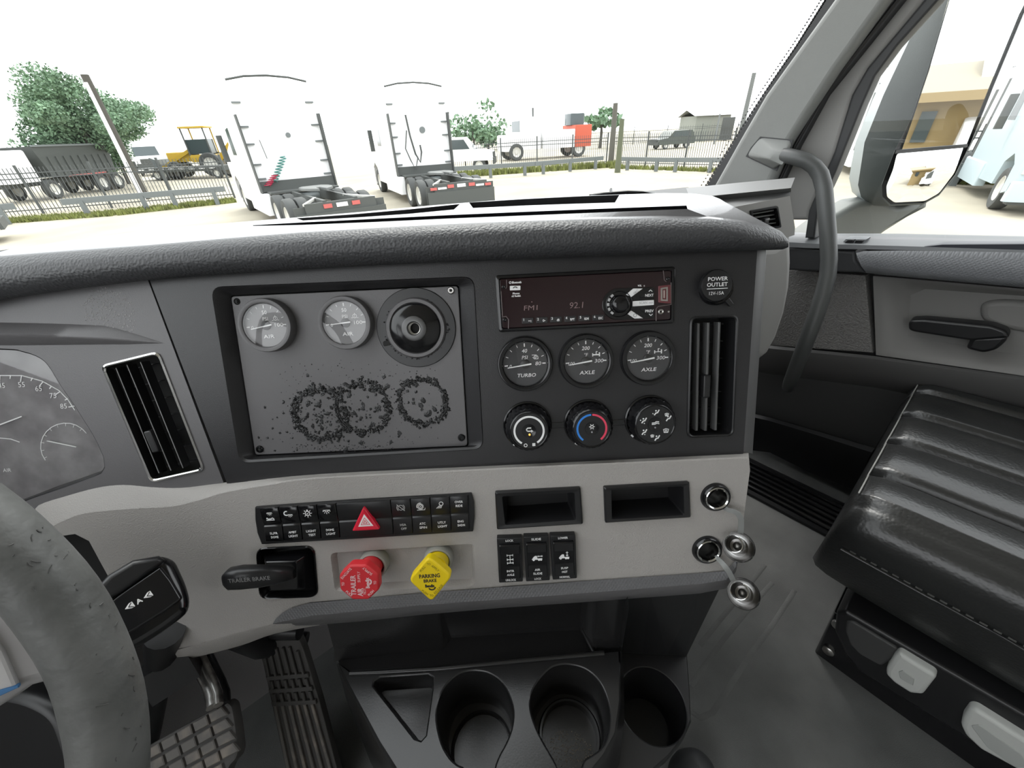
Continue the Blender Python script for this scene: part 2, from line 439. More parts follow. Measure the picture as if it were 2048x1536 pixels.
SLOT_B = [(1206, 971), (1376, 961), (1379, 1032), (1209, 1043)]
pan = cre + [(1500, 940), (1481, 1085), (1470, 1120), (1450, 1143), (1000, 1174), (720, 1197), (620, 1205), (582, 1221), (548, 1247), (470, 1266), (390, 1290), (312, 1308), (298, 1288), (290, 1250), (235, 1190), (215, 1150), (200, 1123), (178, 1082), (150, 1068), (100, 1075), (-200, 1160)]
panl = D.P(pan, WL)
hv = rnd(D.P(VP_Q, WL), .007, 4); hb = rnd(D.P(TB_Q, WL), .011, 5)
ha = rnd(inset(ccw(D.P(SLOT_A, WL)), .003), .003, 3); hc = rnd(inset(ccw(D.P(SLOT_B, WL)), .003), .003, 3)
SOCK = [(1430, 993), (1413, 1098)]
hs = [circ(*D.L(x, y, WL), .0135, 24) for x, y in SOCK]
mb = MB().plate(panl, [hv, hb, ha, hc] + hs, WL, -.03)
low = D.part('lower_panel', mb, M['lgrey'], smooth=30)
e0, e1 = kp(upb, -.004), kp(cre, WL)
e1b = [(x, y + .0016, WL - .0006) for x, y, z in e1]; e1c = [(x, y - .0001, WL + .0001) for x, y, z in e1]
mb = MB().loft([e0, e1b, e1c], closed=False, flip=True)
D.part('panel_ledge', mb, M['lgrey'], low, 60)
# bowed bottom lip at the left
la = [(298, 1288), (312, 1308), (390, 1290), (470, 1266), (548, 1247), (600, 1232)]
lb = [(300, 1296), (318, 1314), (396, 1297), (474, 1274), (548, 1254), (610, 1242)]
lc = [(312, 1308), (340, 1326), (402, 1312), (482, 1291), (548, 1268), (640, 1250)]
la, lb, lc = spl(la, 4), spl(lb, 4), spl(lc, 4)
mb = MB().loft([kp(la, WL), kp(lb, WL - .001), kp(lc, -.016), kp(lc, -.05)], closed=False, flip=True)
D.part('bottom_lip', mb, M['lgrey'], low, 50)
# valve pocket
hv2 = rnd(inset(ccw(D.P(VP_Q, WL)), .004), .005, 4)
mb = MB().loft([[(x, y, WL) for x, y in hv], [(x, y, WL - .001) for x, y in rnd(inset(ccw(D.P(VP_Q, WL)), .001), .0065, 4)], [(x, y, WL - .008) for x, y in hv2]])
mb.tri([hv2], WL - .008)
D.part('valve_pocket', mb, M['lgrey'], low, 50)
# patterned trim strip along the bottom
sx = [546, 553, 566, 586, 620, 720, 850, 1000, 1200, 1400, 1452, 1472, 1482]
y0 = [1246, 1236, 1225, 1215, 1206, 1197.5, 1186, 1174.5, 1160, 1146.5, 1142, 1121, 1088]
y1 = [1247, 1246, 1243, 1239, 1232, 1222, 1210, 1199, 1184, 1168, 1160, 1134, 1094]
y2 = [1249, 1250, 1251, 1251.5, 1251, 1243, 1229, 1216, 1202, 1187, 1177, 1142, 1098]
mb = MB().loft([kp(zip(sx, [y + 1 for y in y0]), WL - .006), kp(zip(sx, y0), WL + .002), kp(zip(sx, y1), WL + .005)], closed=False, flip=True)
strip = D.part('trim_strip', mb, M['trim'], smooth=50)
mb = MB().loft([kp(zip(sx, y1), WL + .005), kp(zip(sx, [(a + b) / 2 for a, b in zip(y1, y2)]), WL + .003), kp(zip(sx, y2), WL - .012), kp(zip(sx, y2), -.07)], closed=False, flip=True)
D.part('strip_underside', mb, M['fascia_lit'], strip, 60)

# top pad: overhanging roll and flat top running to the windscreen
st = [-330, -100, 0, 150, 300, 450, 600, 750, 900, 1050, 1200, 1330, 1420, 1490, 1540, 1566, 1577]
yb = [668, 622, 600, 578, 560, 549, 539, 531, 524, 518, 512, 507, 503, 501, 500, 499, 494]
yt = [590, 530, 513, 501, 490, 477, 465, 456, 448, 442, 437.5, 435.5, 437, 445, 456, 466, 480]
WR = .030
secs = []
ZT = []
for x, b_, t_ in zip(st, yb, yt):
    k = 1.0 if x < 1500 else max(.25, 1 - (x - 1500) / 110)
    s = [(x, b_ - 4, -.012), (x, b_ - 1, .004), (x, b_, .014 * k), (x, b_ - (b_-t_) * .18, .024 * k), (x, b_ - (b_-t_) * .45, WR * k), (x, b_ - (b_-t_) * .75, .028 * k), (x, t_ + 3, .020 * k), (x, t_, .014 * k)]
    secs.append([(*D.L(px, py, w_), w_) for px, py, w_ in s])
nrow = len(secs[0]); rows = [[secs[i][j] for i in range(len(secs))] for j in range(nrow)]
pt = [V(D.fr.pt(D.ox + r[0], D.oy + r[1], r[2])) for r in rows[-1]]
# far edge of the flat top, in step with the stations
fx = [-500, -200, 20, 180, 350, 480, 592, 720, 860, 1000, 1130, 1240, 1330, 1385, 1425, 1440, 1450]
fy = [575, 530, 498, 476, 455, 444, 435, 424, 411, 400, 393, 389, 386, 387, 392, 398, 404]
ZP = .7835
far = [at_z(x, y, (ZP + .002) if x >= 480 else min(q.z + .004, ZP + .002)) for x, y, q in zip(fx, fy, pt)]
toW = lambda p: D.W(p)
mb = MB().loft(rows, closed=False, flip=True)
pad = D.part('top_pad', mb, M['pad'], smooth=70)
zt = ZP + .002
def flatp(pts, z=zt): return [at_z(x, y, z) for x, y in pts]
sl_a = [(505, 450.5), (600, 445), (750, 437.5), (900, 430), (1050, 423.5), (1200, 417.5), (1320, 413), (1373, 411)]
sl_b = [(507, 452), (600, 450), (750, 444), (900, 437), (1050, 431), (1200, 425), (1320, 420), (1375, 418)]
tr_a, tr_b = [(592, 436.5), (700, 429), (820, 418.5), (920, 408)], [(606, 441), (720, 434.5), (820, 427.5), (908, 419)]
tr_c, tr_d = [(938, 405), (1050, 398), (1150, 393), (1239, 389.5)], [(946, 416), (1050, 411), (1150, 407.5), (1230, 405)]
hol = [flatp(a + b[::-1]) for a, b in ((sl_a, sl_b), (tr_a, tr_b), (tr_c, tr_d))]
i1 = [p.lerp(q, .05) + UPZ * .0005 for p, q in zip(pt, far)]
outl_ = i1 + far[::-1]
loops = [outl_] + hol; allp = [p for l in loops for p in l]
tt = tessellate_polygon([[V((p.x, p.y, 0)) for p in l] for l in loops])
mb = MB().loft([[D.W(p) for p in pt], [D.W(p) for p in i1]], closed=False, flip=True)
fs_ = []
for a, b, c in tt:
    ar = (allp[b].x - allp[a].x) * (allp[c].y - allp[a].y) - (allp[b].y - allp[a].y) * (allp[c].x - allp[a].x)
    if abs(ar) > 1e-12: fs_.append([a, b, c] if ar > 0 else [a, c, b])
mb.add([D.W(p) for p in allp], fs_)
D.part('pad_top', mb, M['padtop'], pad, 30, label='flat top of the dash pad, lightened for glare')
def recess(name, a, b, dep, m_at):
    top_ = flatp(a + b[::-1]); low_ = [p - UPZ * dep for p in top_]
    m_ = MB().loft([[D.W(p) for p in top_], [D.W(p) for p in low_]]); m_.add([D.W(p) for p in low_], [list(range(len(low_)))]); return D.part(name, m_, m_at, pad, 0)
recess('defrost_slot', sl_a, sl_b, .012, M['gblack'])
recess('dash_tray', tr_a, tr_b, .016, M['black']); recess('dash_tray', tr_c, tr_d, .016, M['black'])

# ------------------------------------------------------------------ vents
def vane_bar(mb, a, b, w0, wd, z):
    a, b = V(a), V(b); d = (b - a).normalized(); n = V((-d.y, d.x)) * w0 / 2
    mb.prism([tuple(a - n), tuple(b - n), tuple(b + n), tuple(a + n)], z - wd, z, w0 * .3, 1)
def tall_vent(name, label, q, z0, fin, tops, bots, tab, frame_mat, frame_w, group):
    cx, cy = sum(p[0] for p in q) / 4, sum(p[1] for p in q) / 4
    T = Thing(name, label, 'air vent', FA, (cx, cy), z0, group)
    oq = ccw(T.P(q)); m_ = MB()
    ro = rnd(inset(oq, -.0005), .008, 5); ri = rnd(inset(oq, frame_w), .006, 5); rj = rnd(inset(oq, frame_w + .0015), .005, 5)
    m_.loft([[(x, y, -.004) for x, y in ro], [(x, y, .0012) for x, y in ro], [(x, y, .002) for x, y in rnd(inset(oq, frame_w * .5), .007, 5)], [(x, y, .001) for x, y in ri], [(x, y, -.03) for x, y in rj]])
    T.part('vent_frame', m_, frame_mat, smooth=35)
    m_ = MB().tri([rj], -.03); T.part('vent_well', m_, M['deep'], smooth=0)
    for k in range(7):        # cross blades deep inside
        t = (k + .5) / 7; m_ = MB(); a, b = quad_at([V(p) for p in T.P(q)], .12, t), quad_at(T.P(q), .88, t)
        vane_bar(m_, a, b, .0012, .008, -.016); T.part('cross_blade', m_, M['black'])
    for (a, b) in zip(tops, bots):
        m_ = MB(); pa, pb = T.L(*a, -.003), T.L(*b, -.003); vane_bar(m_, pa, pb, fin, .011, -.003); vn = T.part('vane', m_, M['vane'] if fin > .002 else M['black'])
        if fin < .002: m_ = MB(); vane_bar(m_, pa, pb, .0008, .0004, -.0026); T.part('vane_edge', m_, M['vedge'], vn)
    m_ = MB(); pa, pb = V(T.L(*tab[0])), V(T.L(*tab[1])); d = (pb - pa).normalized(); n = V((-d.y, d.x)) * .0042
    m_.prism(rnd([tuple(pa - n), tuple(pb - n), tuple(pb + n), tuple(pa + n)], .002), -.009, .0005, .0015); T.part('thumb_tab', m_, M['black'])
    return T
M['vane'] = mat('vent_vane', (.085, .085, .085), .22)
M['vedge'] = mat('bright_vane_edge', (.34, .34, .34), .3)
tall_vent('air_vent', 'chrome-edged slanted air vent left of the gauge pocket', VENT_L, -.003, .0011,
          [(232, 736), (254, 730), (281, 724)], [(318, 946), (342, 941), (366, 936)], [(293, 862), (312, 905)], M['chrome'], .0026, 'tall dashboard vents')
tall_vent('air_vent', 'upright black air vent at the right end of the dash face', VENT_R, .0, .0028,
          [(1398, 646), (1418, 645), (1440, 644)], [(1394, 862), (1412, 862), (1432, 861)], [(1415, 750), (1413, 796)], M['black'], .0022, 'tall dashboard vents')

# ------------------------------------------------------------------ instrument cluster
T = Thing('instrument_cluster', 'speedometer cluster behind the steering wheel with white numerals', 'instrument cluster', FA, (40, 880), -.03)
face = inset(ccw(T.P(CL, 0)), .0005)
clus = T.part('dial_face', MB().prism(face, -.002, 0), mat('cluster_reflection_face', (.15, .14, .145), .45, mix=((.27, .26, .265), 26, .35, .7)))  # lens reflections are mixed into this grey
m_ = MB(); c = T.L(-22, 868); rr = .066
arcpts = [T.L(x, y) for x, y in [(-160, 800), (-120, 775), (-60, 757), (0, 751), (44, 751), (85, 762), (119, 781), (137, 800), (150, 820)]]
m_.stroke(arcpts, .0011, 0, .0004)
for (x, y, x2, y2) in [(1, 752, 0, 764), (44, 751, 42, 763), (87, 763, 80, 772), (121, 783, 112, 789), (149, 812, 138, 814), (22, 751, 21, 757), (66, 756, 63, 761), (104, 772, 100, 777), (136, 797, 131, 800)]:
    m_.stroke([T.L(x, y), T.L(x2, y2)], .0012, 0, .0005)
T.part('tick_marks', m_, M['white'], clus, 0)
m_ = MB()
for s_, x, y in [('45', 4, 771), ('55', 44, 769), ('65', 78, 777), ('75', 107, 791), ('85', 128, 812), ('35', -40, 776)]:
    m_.text(s_, *T.L(x, y), .0062, .0005, slant=.12)
m_.text('AIR', *T.L(15, 940), .0045, .0005, slant=.15)
T.part('lettering', m_, M['white'], clus, 0)
m_ = MB(); m_.stroke([T.L(132 + 50 * cos(a), 893 - 47 * sin(a)) for a in [R(x) for x in range(215, 20, -15)]], .0008, 0, .0004)
m_.stroke([T.L(x, y) for x, y in [(-30, 882), (0, 876), (22, 878), (39, 884)]], .0008, 0, .0004)
for a in range(210, 30, -20):
    m_.stroke([T.L(132 + 49 * cos(R(a)), 893 - 46 * sin(R(a))), T.L(132 + 44 * cos(R(a)), 893 - 41 * sin(R(a)))], .0005, 0, .0004)
T.part('small_dial', m_, M['white'], clus, 0)
for a, b, wd in [((-60, 872), (43, 833), .0013), ((94, 882), (152, 894), .0007)]:
    m_ = MB(); m_.stroke([T.L(*a, .004), T.L(*b, .004)], wd, .003, .0042); T.part('needle', m_, M['white'], clus, 0)
T.part('lens', MB().tri([inset(ccw(T.P(CL, .014)), .0008)], .014), M['lens'], smooth=0)

# ------------------------------------------------------------------ round gauges
def gauge(px, py, rp, w0, h, label, top, unit, right, left, name, ends, face_mat, group, rdial=.79, icon=None, slant=0.0):
    T = Thing('gauge', label, 'gauge', FA, (px, py), w0 + h, group); r = T.r(px, py, rp); d = r * rdial
    m_ = MB().lathe([(r * 1.02, -h), (r, -h * .5), (r, -.0015), (r * .975, 0), (r * .9, .0003), (d * 1.04, -.0005), (d * 1.01, -.002), (d, -.0045)], n=48)
    T.part('bezel', m_, M['fascia_lit'] if w0 < 0 else M['gblack'])
    fc = T.part('dial', MB().prism(circ(0, 0, d * 1.01, 48), -.0055, -.0045), face_mat)
    m_ = MB()
    for k in range(9):
        a = pi - pi * k / 8; big = k in (0, 4, 8); l = .12 if big else .1
        if k in (0,): a = pi + .06
        m_.stroke([(d*(.92-l)*cos(a), d*(.92-l)*sin(a)), (d*.92*cos(a), d*.92*sin(a))], d * (.05 if big else .028), -.0045, -.0041)
    T.part('tick_marks', m_, M['white'], fc, 0)
    m_ = MB(); z = -.004; hh = d * .17
    m_.text(top, 0, d * .60, hh, z, slant=slant, bold=.00007); m_.text(unit, d * .0, d * .30, hh * .95, z, slant=slant); m_.text(right, d * .60, d * .0, hh, z, slant=slant, w=d*.13*len(right)); m_.text(left, -d * .66, -d * .08, hh * .9, z, slant=slant)
    m_.text(name, d * .05, -d * .52, hh * .95, z, slant=slant, w=d * .17 * len(name), bold=.00007)
    T.part('lettering', m_, M['white'], fc, 0)
    m_ = MB(); ix, iy = d * .47, d * .30; u = d * .01
    if icon == 'brake':
        m_.arc((ix, iy), 9*u, 0, 2*pi, 2.2*u, -.0045, -.0041, 14); m_.stroke([(ix, iy - 4*u), (ix, iy + 14*u)], 2*u, -.0045, -.0041); m_.stroke([(ix - 16*u, iy - 8*u), (ix - 10*u, iy - 8*u)], 2*u, -.0045, -.0041); m_.stroke([(ix + 10*u, iy - 8*u), (ix + 16*u, iy - 8*u)], 2*u, -.0045, -.0041)
    elif icon == 'turbo':
        m_.arc((ix, iy), 5*u, 0, 2*pi, 3*u, -.0045, -.0041, 12); m_.stroke([(ix - 14*u, iy + 9*u), (ix + 4*u, iy + 9*u), (ix + 12*u, iy + 2*u), (ix + 13*u, iy - 9*u), (ix - 4*u, iy - 9*u), (ix - 11*u, iy - 1*u)], 2.4*u, -.0045, -.0041)
    else:
        m_.stroke([(ix - 16*u, iy - 8*u), (ix - 16*u, iy + 4*u)], 4*u, -.0045, -.0041); m_.stroke([(ix - 16*u, iy - 2*u), (ix + 14*u, iy - 2*u)], 6*u if icon == 'front' else 3*u, -.0045, -.0041)
        m_.stroke([(ix + 15*u, iy - 9*u), (ix + 15*u, iy + 7*u)], 5*u, -.0045, -.0041); m_.stroke([(ix, iy), (ix, iy + 12*u), (ix + 5*u, iy + 12*u)], 3*u, -.0045, -.0041)
    T.part('symbol', m_, M['white'], fc, 0)
    T.part('hub', MB().lathe([(d*.22, -.0045), (d*.21, -.0028), (d*.17, -.0024), (0.0001, -.0022)], n=24), M['black'], fc)
    m_ = MB(); a, b = V(ends[0]) * d, V(ends[1]) * d; n = (b - a).normalized(); n = V((-n.y, n.x))
    m_.prism([tuple(a - n*d*.018), tuple(b - n*d*.035), tuple(b + n*d*.035), tuple(a + n*d*.018)], -.0024, -.0016)
    T.part('needle', m_, M['white'], fc)
    T.part('lens', MB().lathe([(d * 1.005, -.0012), (d*.7, -.0008), (d*.3, -.0004), (.00005, -.0003)], n=40), M['lens'], smooth=60)
    return T
refl_face = mat('reflection_greyed_dial_face', (.17, .165, .17), .4)  # dark dial greyed to carry the reflection on its lens
gauge(528, 651, 54, WP, .013, 'air gauge with reflection greyed into its face at the top left of the gauge panel', '50', 'PSI', '100', '0', 'AIR', ((-.68, -.15), (.30, .02)), refl_face, 'air pressure gauges', .80, 'brake')
gauge(688, 646, 53.5, WP, .013, 'air gauge with reflection greyed into its face between its twin and the round metal hub', '50', 'PSI', '100', '0', 'AIR', ((-.68, -.05), (.26, .03)), refl_face, 'air pressure gauges', .80, 'brake')
gauge(1050.5, 729, 55.5, 0, .0075, 'black turbo pressure gauge under the left end of the radio', '40', 'PSI', '80', '0', 'TURBO', ((-.80, -.14), (.28, .0)), M['dial'], 'temperature and pressure gauges', .80, 'turbo', .2)
gauge(1173.5, 723.5, 55, 0, .0075, 'black axle temperature gauge in the middle of its row of three', '200', '°F', '300', '100', 'AXLE', ((-.78, -.13), (.26, .02)), M['dial'], 'temperature and pressure gauges', .80, 'front', .2)
gauge(1298.5, 717.5, 54.5, 0, .0075, 'black axle temperature gauge beside the upright vent', '200', '°F', '300', '100', 'AXLE', ((-.80, -.15), (.27, .02)), M['dial'], 'temperature and pressure gauges', .80, 'rear', .2)

# ------------------------------------------------------------------ hub of a missing part, glue and bolts on the gauge panel
T = Thing('round_hub', 'round black hub with a threaded hole beside the air gauges', 'mount', FA, (833, 656), WP + .0015)
r = T.r(833, 656, 79); k = r / 79
T.part('flange', MB().lathe([(r, 0), (r, .0012), (r * .985, .0018), (r * .72, .002), (r*.7, .001)], n=56), M['black'])
m_ = MB().lathe([(60*k, .001), (60*k, .004), (57*k, .006), (51*k, .006), (49*k, .004), (48*k, .002)], n=48); T.part('collar_ring', m_, M['fascia_lit'])
T.part('bowl', MB().lathe([(49*k, .003), (48*k, .0062), (43*k, .008), (33*k, .0095), (23*k, .0105)], n=48), M['gblack'])
T.part('centre_ring', MB().lathe([(24*k, .009), (24*k, .0125), (22*k, .013), (14*k, .013), (12*k, .012), (11*k, .002)], n=40), mat('dull_grey_metal', (.11, .11, .11), .4, .7))
m_ = MB()
for j in range(4): m_.tube([(11.3*k*cos(2*pi*i/20), 11.3*k*sin(2*pi*i/20), .004 + j*.002) for i in range(21)], .0006, 5, False)
T.part('thread', m_, M['steel']); T.part('bolt_hole', MB().prism(circ(0, 0, 11.5*k, 20), .0, .003), M['deep'])
T.part('lock_pin', MB().prism(rnd([(-68*k, -33*k), (-53*k, -31*k), (-53*k, -21*k), (-68*k, -23*k)], .0018), .0015, .004, .0006), M['deep'])
random.seed(11)
def chip(m_, x, y, s, z, hmul=1.0):
    n = random.choice((4, 5)); t = random.random() * 6
    b = [(x + s*random.uniform(.6, 1.3)*cos(t + 2*pi*i/n), y + s*random.uniform(.6, 1.3)*sin(t + 2*pi*i/n), z) for i in range(n)]
    u = [(x + (p[0]-x)*.5 + random.uniform(-.3, .3)*s, y + (p[1]-y)*.5 + random.uniform(-.3, .3)*s, z + s*hmul*random.uniform(.4, 1.2)) for p in b]
    m_.loft([b, u]); m_.add(u, [list(range(n))])
m_ = MB()
gl = Thing('glue_residue', 'lumpy rings of hardened glue on the lower gauge panel', 'glue residue', FA, (720, 820), WP + .0014)
gl.o['kind'] = 'stuff'
for (cx, cy, rp, n) in [(640, 828, 52, 330), (725, 815, 52, 260), (845, 803, 47, 260)]:
    rr = gl.r(cx, cy, rp); c0 = gl.L(cx, cy)
    for i in range(n):
        a = random.random() * 2*pi; q = rr * random.gauss(1, .085)
        chip(m_, c0[0] + q*cos(a), c0[1] + q*sin(a), random.uniform(.0006, .0024), 0, .7)
    for i in range(4):
        a0 = random.random() * 6; da = random.uniform(.4, 1.0); q = rr * random.uniform(.93, 1.08)
        m_.tube([(c0[0] + q*cos(a0 + da*j/8), c0[1] + q*sin(a0 + da*j/8), .0008) for j in range(9)], random.uniform(.0004, .0009), 6)
def smear(m_, x, y, s, z0, z1):
    n = 11; t = random.random() * 6; e = random.uniform(.5, 1.0); ro = random.random() * 3.1
    b = [(s * random.uniform(.6, 1.2) * cos(2*pi*i/n), s * e * random.uniform(.6, 1.2) * sin(2*pi*i/n)) for i in range(n)]
    b = [(x + p * cos(ro) - q * sin(ro), y + p * sin(ro) + q * cos(ro)) for p, q in b]
    u = [(x + (p[0] - x) * .7, y + (p[1] - y) * .7, z1 * random.uniform(.5, 1.3)) for p in b]
    m_.loft([[(p[0], p[1], z0) for p in b], u]); k = len(m_.v); m_.v.append((x, y, z1 * random.uniform(.4, 1.6))); m_.f += [[k - n + i, k - n + (i + 1) % n, k] for i in range(n)]
for (cx, cy, rp, n) in [(640, 828, 52, 75), (725, 815, 52, 60), (845, 803, 47, 55)]:
    rr = gl.r(cx, cy, rp); c0 = gl.L(cx, cy)
    for i in range(n):
        a = random.random() * 2*pi; q = rr * random.gauss(1, .07); smear(m_, c0[0] + q*cos(a), c0[1] + q*sin(a), random.uniform(.002, .0048), 0, .0011)
    for i in range(n // 5):
        a = random.random() * 2*pi; q = rr * random.random() * .9; smear(m_, c0[0] + q*cos(a), c0[1] + q*sin(a), random.uniform(.002, .005), 0, .0005)
for i in range(14): smear(m_, *gl.L(random.uniform(600, 860), random.uniform(750, 900)), random.uniform(.002, .006), 0, .0003)
for i in range(330):
    x, y = random.uniform(560, 880), random.uniform(720, 890)
    if abs(x - 690) < 150 or random.random() < .35: chip(m_, *gl.L(x, y), random.uniform(.0003, .0010), 0, .5)
for i in range(160):
    x, y = random.gauss(660, 60), random.gauss(835, 28); chip(m_, *gl.L(x, y), random.uniform(.0007, .0024), 0, .5)
for i in range(120):
    x, y = random.uniform(585, 790), 905 - (random.uniform(585, 790) - 585) * .03 - random.random() * 14
    chip(m_, *gl.L(x, y), random.uniform(.0004, .0013), 0, .4)
for i in range(70):
    a = random.random() * 2*pi; chip(m_, *gl.L(833 + 62*cos(a) * random.uniform(.94, 1.06), 657 + 60*sin(a)), random.uniform(.0003, .0013), .003, .6)
gl.part('lumps', m_, M['glue'], smooth=30, kind='stuff')
for x, y, s_ in [(902, 581, 'at its top right corner'), (923, 875, 'at its lower right corner'), (520, 898, 'at its lower left corner'), (474, 603, 'at its top left corner')]:
    T = Thing('hex_bolt', 'small hex socket bolt in the gauge panel ' + s_, 'bolt', FA, (x, y), WP + .0015, 'gauge panel bolts'); r = T.r(x, y, 7.5)
    if x != 474: T.part('head', MB().lathe([(r, 0), (r*.95, .0015), (r*.75, .0025), (r*.5, .0025), (r*.45, .0012), (.0001, .0012)], n=20), M['gblack'] if y > 700 else M['steel'])
    else: T.part('head', MB().lathe([(r*.9, .0002), (r*.7, .0008), (r*.6, .0002), (.0001, .0001)], n=20), M['deep'])
    T.part('hex_recess', MB().prism(circ(0, 0, r*.4, 6), .0005, .0016), M['deep'])
# ------------------------------------------------------------------ radio
RQ = [(991, 551), (1348.5, 533.5), (1346.5, 646), (998, 664.5)]
T = Thing('radio', 'car stereo with dark red display showing FM1 92.1', 'radio', FA, (1172, 600), 0)
rq = T.P(RQ); m_ = MB()
o1 = rnd(rq, .003, 3); o2 = rnd(inset(ccw(rq), .0012), .003, 3); o3 = rnd(inset(ccw(rq), .0034), .0025, 3); o4 = rnd(inset(ccw(rq), .004), .0025, 3)
m_.loft([[(x, y, -.004) for x, y in o1], [(x, y, .0022) for x, y in o1], [(x, y, .003) for x, y in o2], [(x, y, .003) for x, y in o3], [(x, y, .0005) for x, y in o4]])
T.part('mounting_frame', m_, M['gblack'])
zf = .0022
def rz(x, y): return (1000 + x / 5.689, 530 + y / 5.689)          # places read off a close look at the radio
def Z(x, y, z=zf): return T.L(*rz(x, y), z)
fp = T.part('faceplate', MB().prism(o4, -.002, zf, .0006), M['screen'])
m_ = MB()
m_.text('Bluetooth', *Z(190, 197), .0022, zf + .0002, w=.0098, bold=.00012); m_.arc(Z(116, 200), .0011, 0, 2*pi, .0006, zf, zf + .0002, 10)
m_.text('Phone', *Z(184, 323), .0018, zf + .0002, w=.0072, bold=.00012); m_.text('x2 Redial.', *Z(184, 352), .0018, zf + .0002, w=.0098, bold=.00012)
T.part('lettering', m_, M['white'], fp, 0)
m_ = MB(); m_.text('VOL', *Z(1588, 235), .0018, zf + .0003, w=.004, bold=.0001); m_.text('e', *Z(1640, 238), .0015, zf + .0003)
T.part('lettering', m_, M['white'], fp, 0)
m_ = MB(); m_.prism(rnd([Z(112, 238), Z(233, 236), Z(233, 286), Z(112, 290)], .0007), zf, zf + .001, .0003); ph = T.part('phone_key', m_, M['white'])
m_ = MB(); m_.arc(Z(173, 275), .0023, .45, pi - .45, .0009, zf + .001, zf + .0013, 8); T.part('symbol', m_, M['blackp'], ph, 0)
m_ = MB(); m_.text('FM1', *Z(350, 487), .0050, zf + .0002, w=.0145, slant=.1); m_.text('92.1', *Z(868, 457), .0064, zf + .0002, w=.0145, slant=.1); m_.prism(circ(*Z(362, 420), .0006, 8), zf, zf + .0002)
T.part('display_digits', m_, M['dimred'], fp, 0)
xs = [250, 412, 572, 734, 894, 1054]
for i, (x, tx) in enumerate(zip(xs, ['>|', 'o-', 'dB', 'RPT', 'RDM', 'ESC'])):
    y = 603 - i * 7; q = [Z(x, y), Z(x + 128, y - 4), Z(x + 128, y + 62), Z(x, y + 66)]
    b_ = T.part('preset_key', MB().prism(rnd(q, .0006, 2), zf - .001, zf + .0012, .0004), M['fascia'])
    m_ = MB(); m_.text(str(i + 1), *Z(x + 20, y + 20), .0026, zf + .0014, bold=.00008); m_.text(tx, *Z(x + 88, y + 36), .0024, zf + .0014, w=.0024 * (1.9 if len(tx) == 3 else 1.2), bold=.0001)
    T.part('lettering', m_, M['white'], b_, 0)
cz = Z(1350, 445); u = (V(Z(1360, 445)) - V(cz)).length / 10
m_ = MB(); pl = []
for a in range(90, 271, 10): pl.append((cz[0] + 190*u*cos(R(a)), cz[1] + 178*u*sin(R(a))))
pl += [Z(1748, 606), Z(1748, 252)]
kp_ = T.part('knob_plate', MB().prism(pl, zf - .001, zf + .0010, .0006), M['gblack'])
m_ = MB().lathe([(150*u, zf + .001), (150*u, zf + .002), (143*u, zf + .0024), (135*u, zf + .0012)], cz, 40); T.part('knob_surround', m_, M['black'])
for q, nm in (([(1428, 338), (1488, 366), (1620, 268), (1512, 268)], 'white_key'), ([(1503, 412), (1745, 398), (1745, 455), (1503, 472)], 'white_key'), ([(1440, 552), (1488, 518), (1622, 606), (1526, 610)], 'white_key')):
    b_ = T.part(nm, MB().prism(rnd([Z(*p) for p in q], .0005, 2), zf, zf + .0020, .0004), M['white'])
    m_ = MB()
    if q[0][0] == 1503: m_.text('SCAN', *Z(1622, 430), .0026, zf + .0022, w=.0085); m_.text('AREA', *Z(1708, 430), .0016, zf + .0022, w=.005)
    elif q[0][1] == 338: m_.text('SRC', *Z(1540, 308), .0022, zf + .0022, rot=.7, w=.006)
    else: m_.arc(Z(1530, 572), .0017, 0, 2*pi, .0006, zf + .002, zf + .0022, 10)
    T.part('lettering', m_, M['grey'], b_, 0)
for q, tx, ty, ch in (([(1570, 372), (1745, 255), (1745, 372)], 'NEXT', 345, (1705, 293)), ([(1575, 500), (1745, 500), (1745, 606)], 'PREV', 523, (1708, 567))):
    b_ = T.part('track_key', MB().prism(rnd([Z(*p) for p in q], .0005, 2), zf, zf + .0018, .0004), M['black'])
    m_ = MB(); m_.text(tx, *Z(1692, ty), .0026, zf + .0022, w=.0088, bold=.0001); s_ = 1 if ty < 400 else -1
    m_.stroke([Z(ch[0] - 18, ch[1] + 9*s_), Z(ch[0], ch[1] - 9*s_), Z(ch[0] + 18, ch[1] + 9*s_)], .0007, zf + .002, zf + .0023); T.part('lettering', m_, M['white'], b_, 0)
kn = T.part('volume_knob', MB().lathe([(100*u, zf), (100*u, zf + .006), (95*u, zf + .0085), (80*u, zf + .0098), (50*u, zf + .0105), (.0001, zf + .0108)], cz, 36), M['gblack'])
m_ = MB()
for a in range(130, 231, 25): m_.prism(rect(cz[0] + 124*u*cos(R(a)), cz[1] + 124*u*sin(R(a)), 26*u, 34*u, R(a)), zf + .001, zf + .0026, .0003, 1)
T.part('ring_lights', m_, mat('clear_ring_segments', (.5, .5, .5), .1))
m_ = MB(); q = [Z(1800, 238), Z(1938, 225), Z(1940, 440), Z(1800, 428)]; m_.prism(rnd(q, .001, 3), zf - .001, zf + .0012, .0005)
us = T.part('usb_port', m_, mat('red_brown_port_frame', (.16, .045, .05), .3)); q2 = [Z(1822, 262), Z(1900, 250), Z(1900, 412), Z(1822, 408)]
T.part('port_shell', MB().ring(q2, inset(ccw(q2), .0016), zf + .0022, zf + .0022).ring(q2, q2, zf + .001, zf + .0022), M['steel'], us, 0)
m_ = MB().prism(inset(ccw(q2), .0030), zf + .001, zf + .002); T.part('port_tongue', m_, mat('pale_port_tongue', (.45, .36, .33), .5), us)
T.part('aux_jack', MB().lathe([(.0028, zf), (.0028, zf + .0012), (.0022, zf + .0016), (.0012, zf + .0012), (.0010, zf + .0004)], Z(1828, 532), 20), M['steel'])
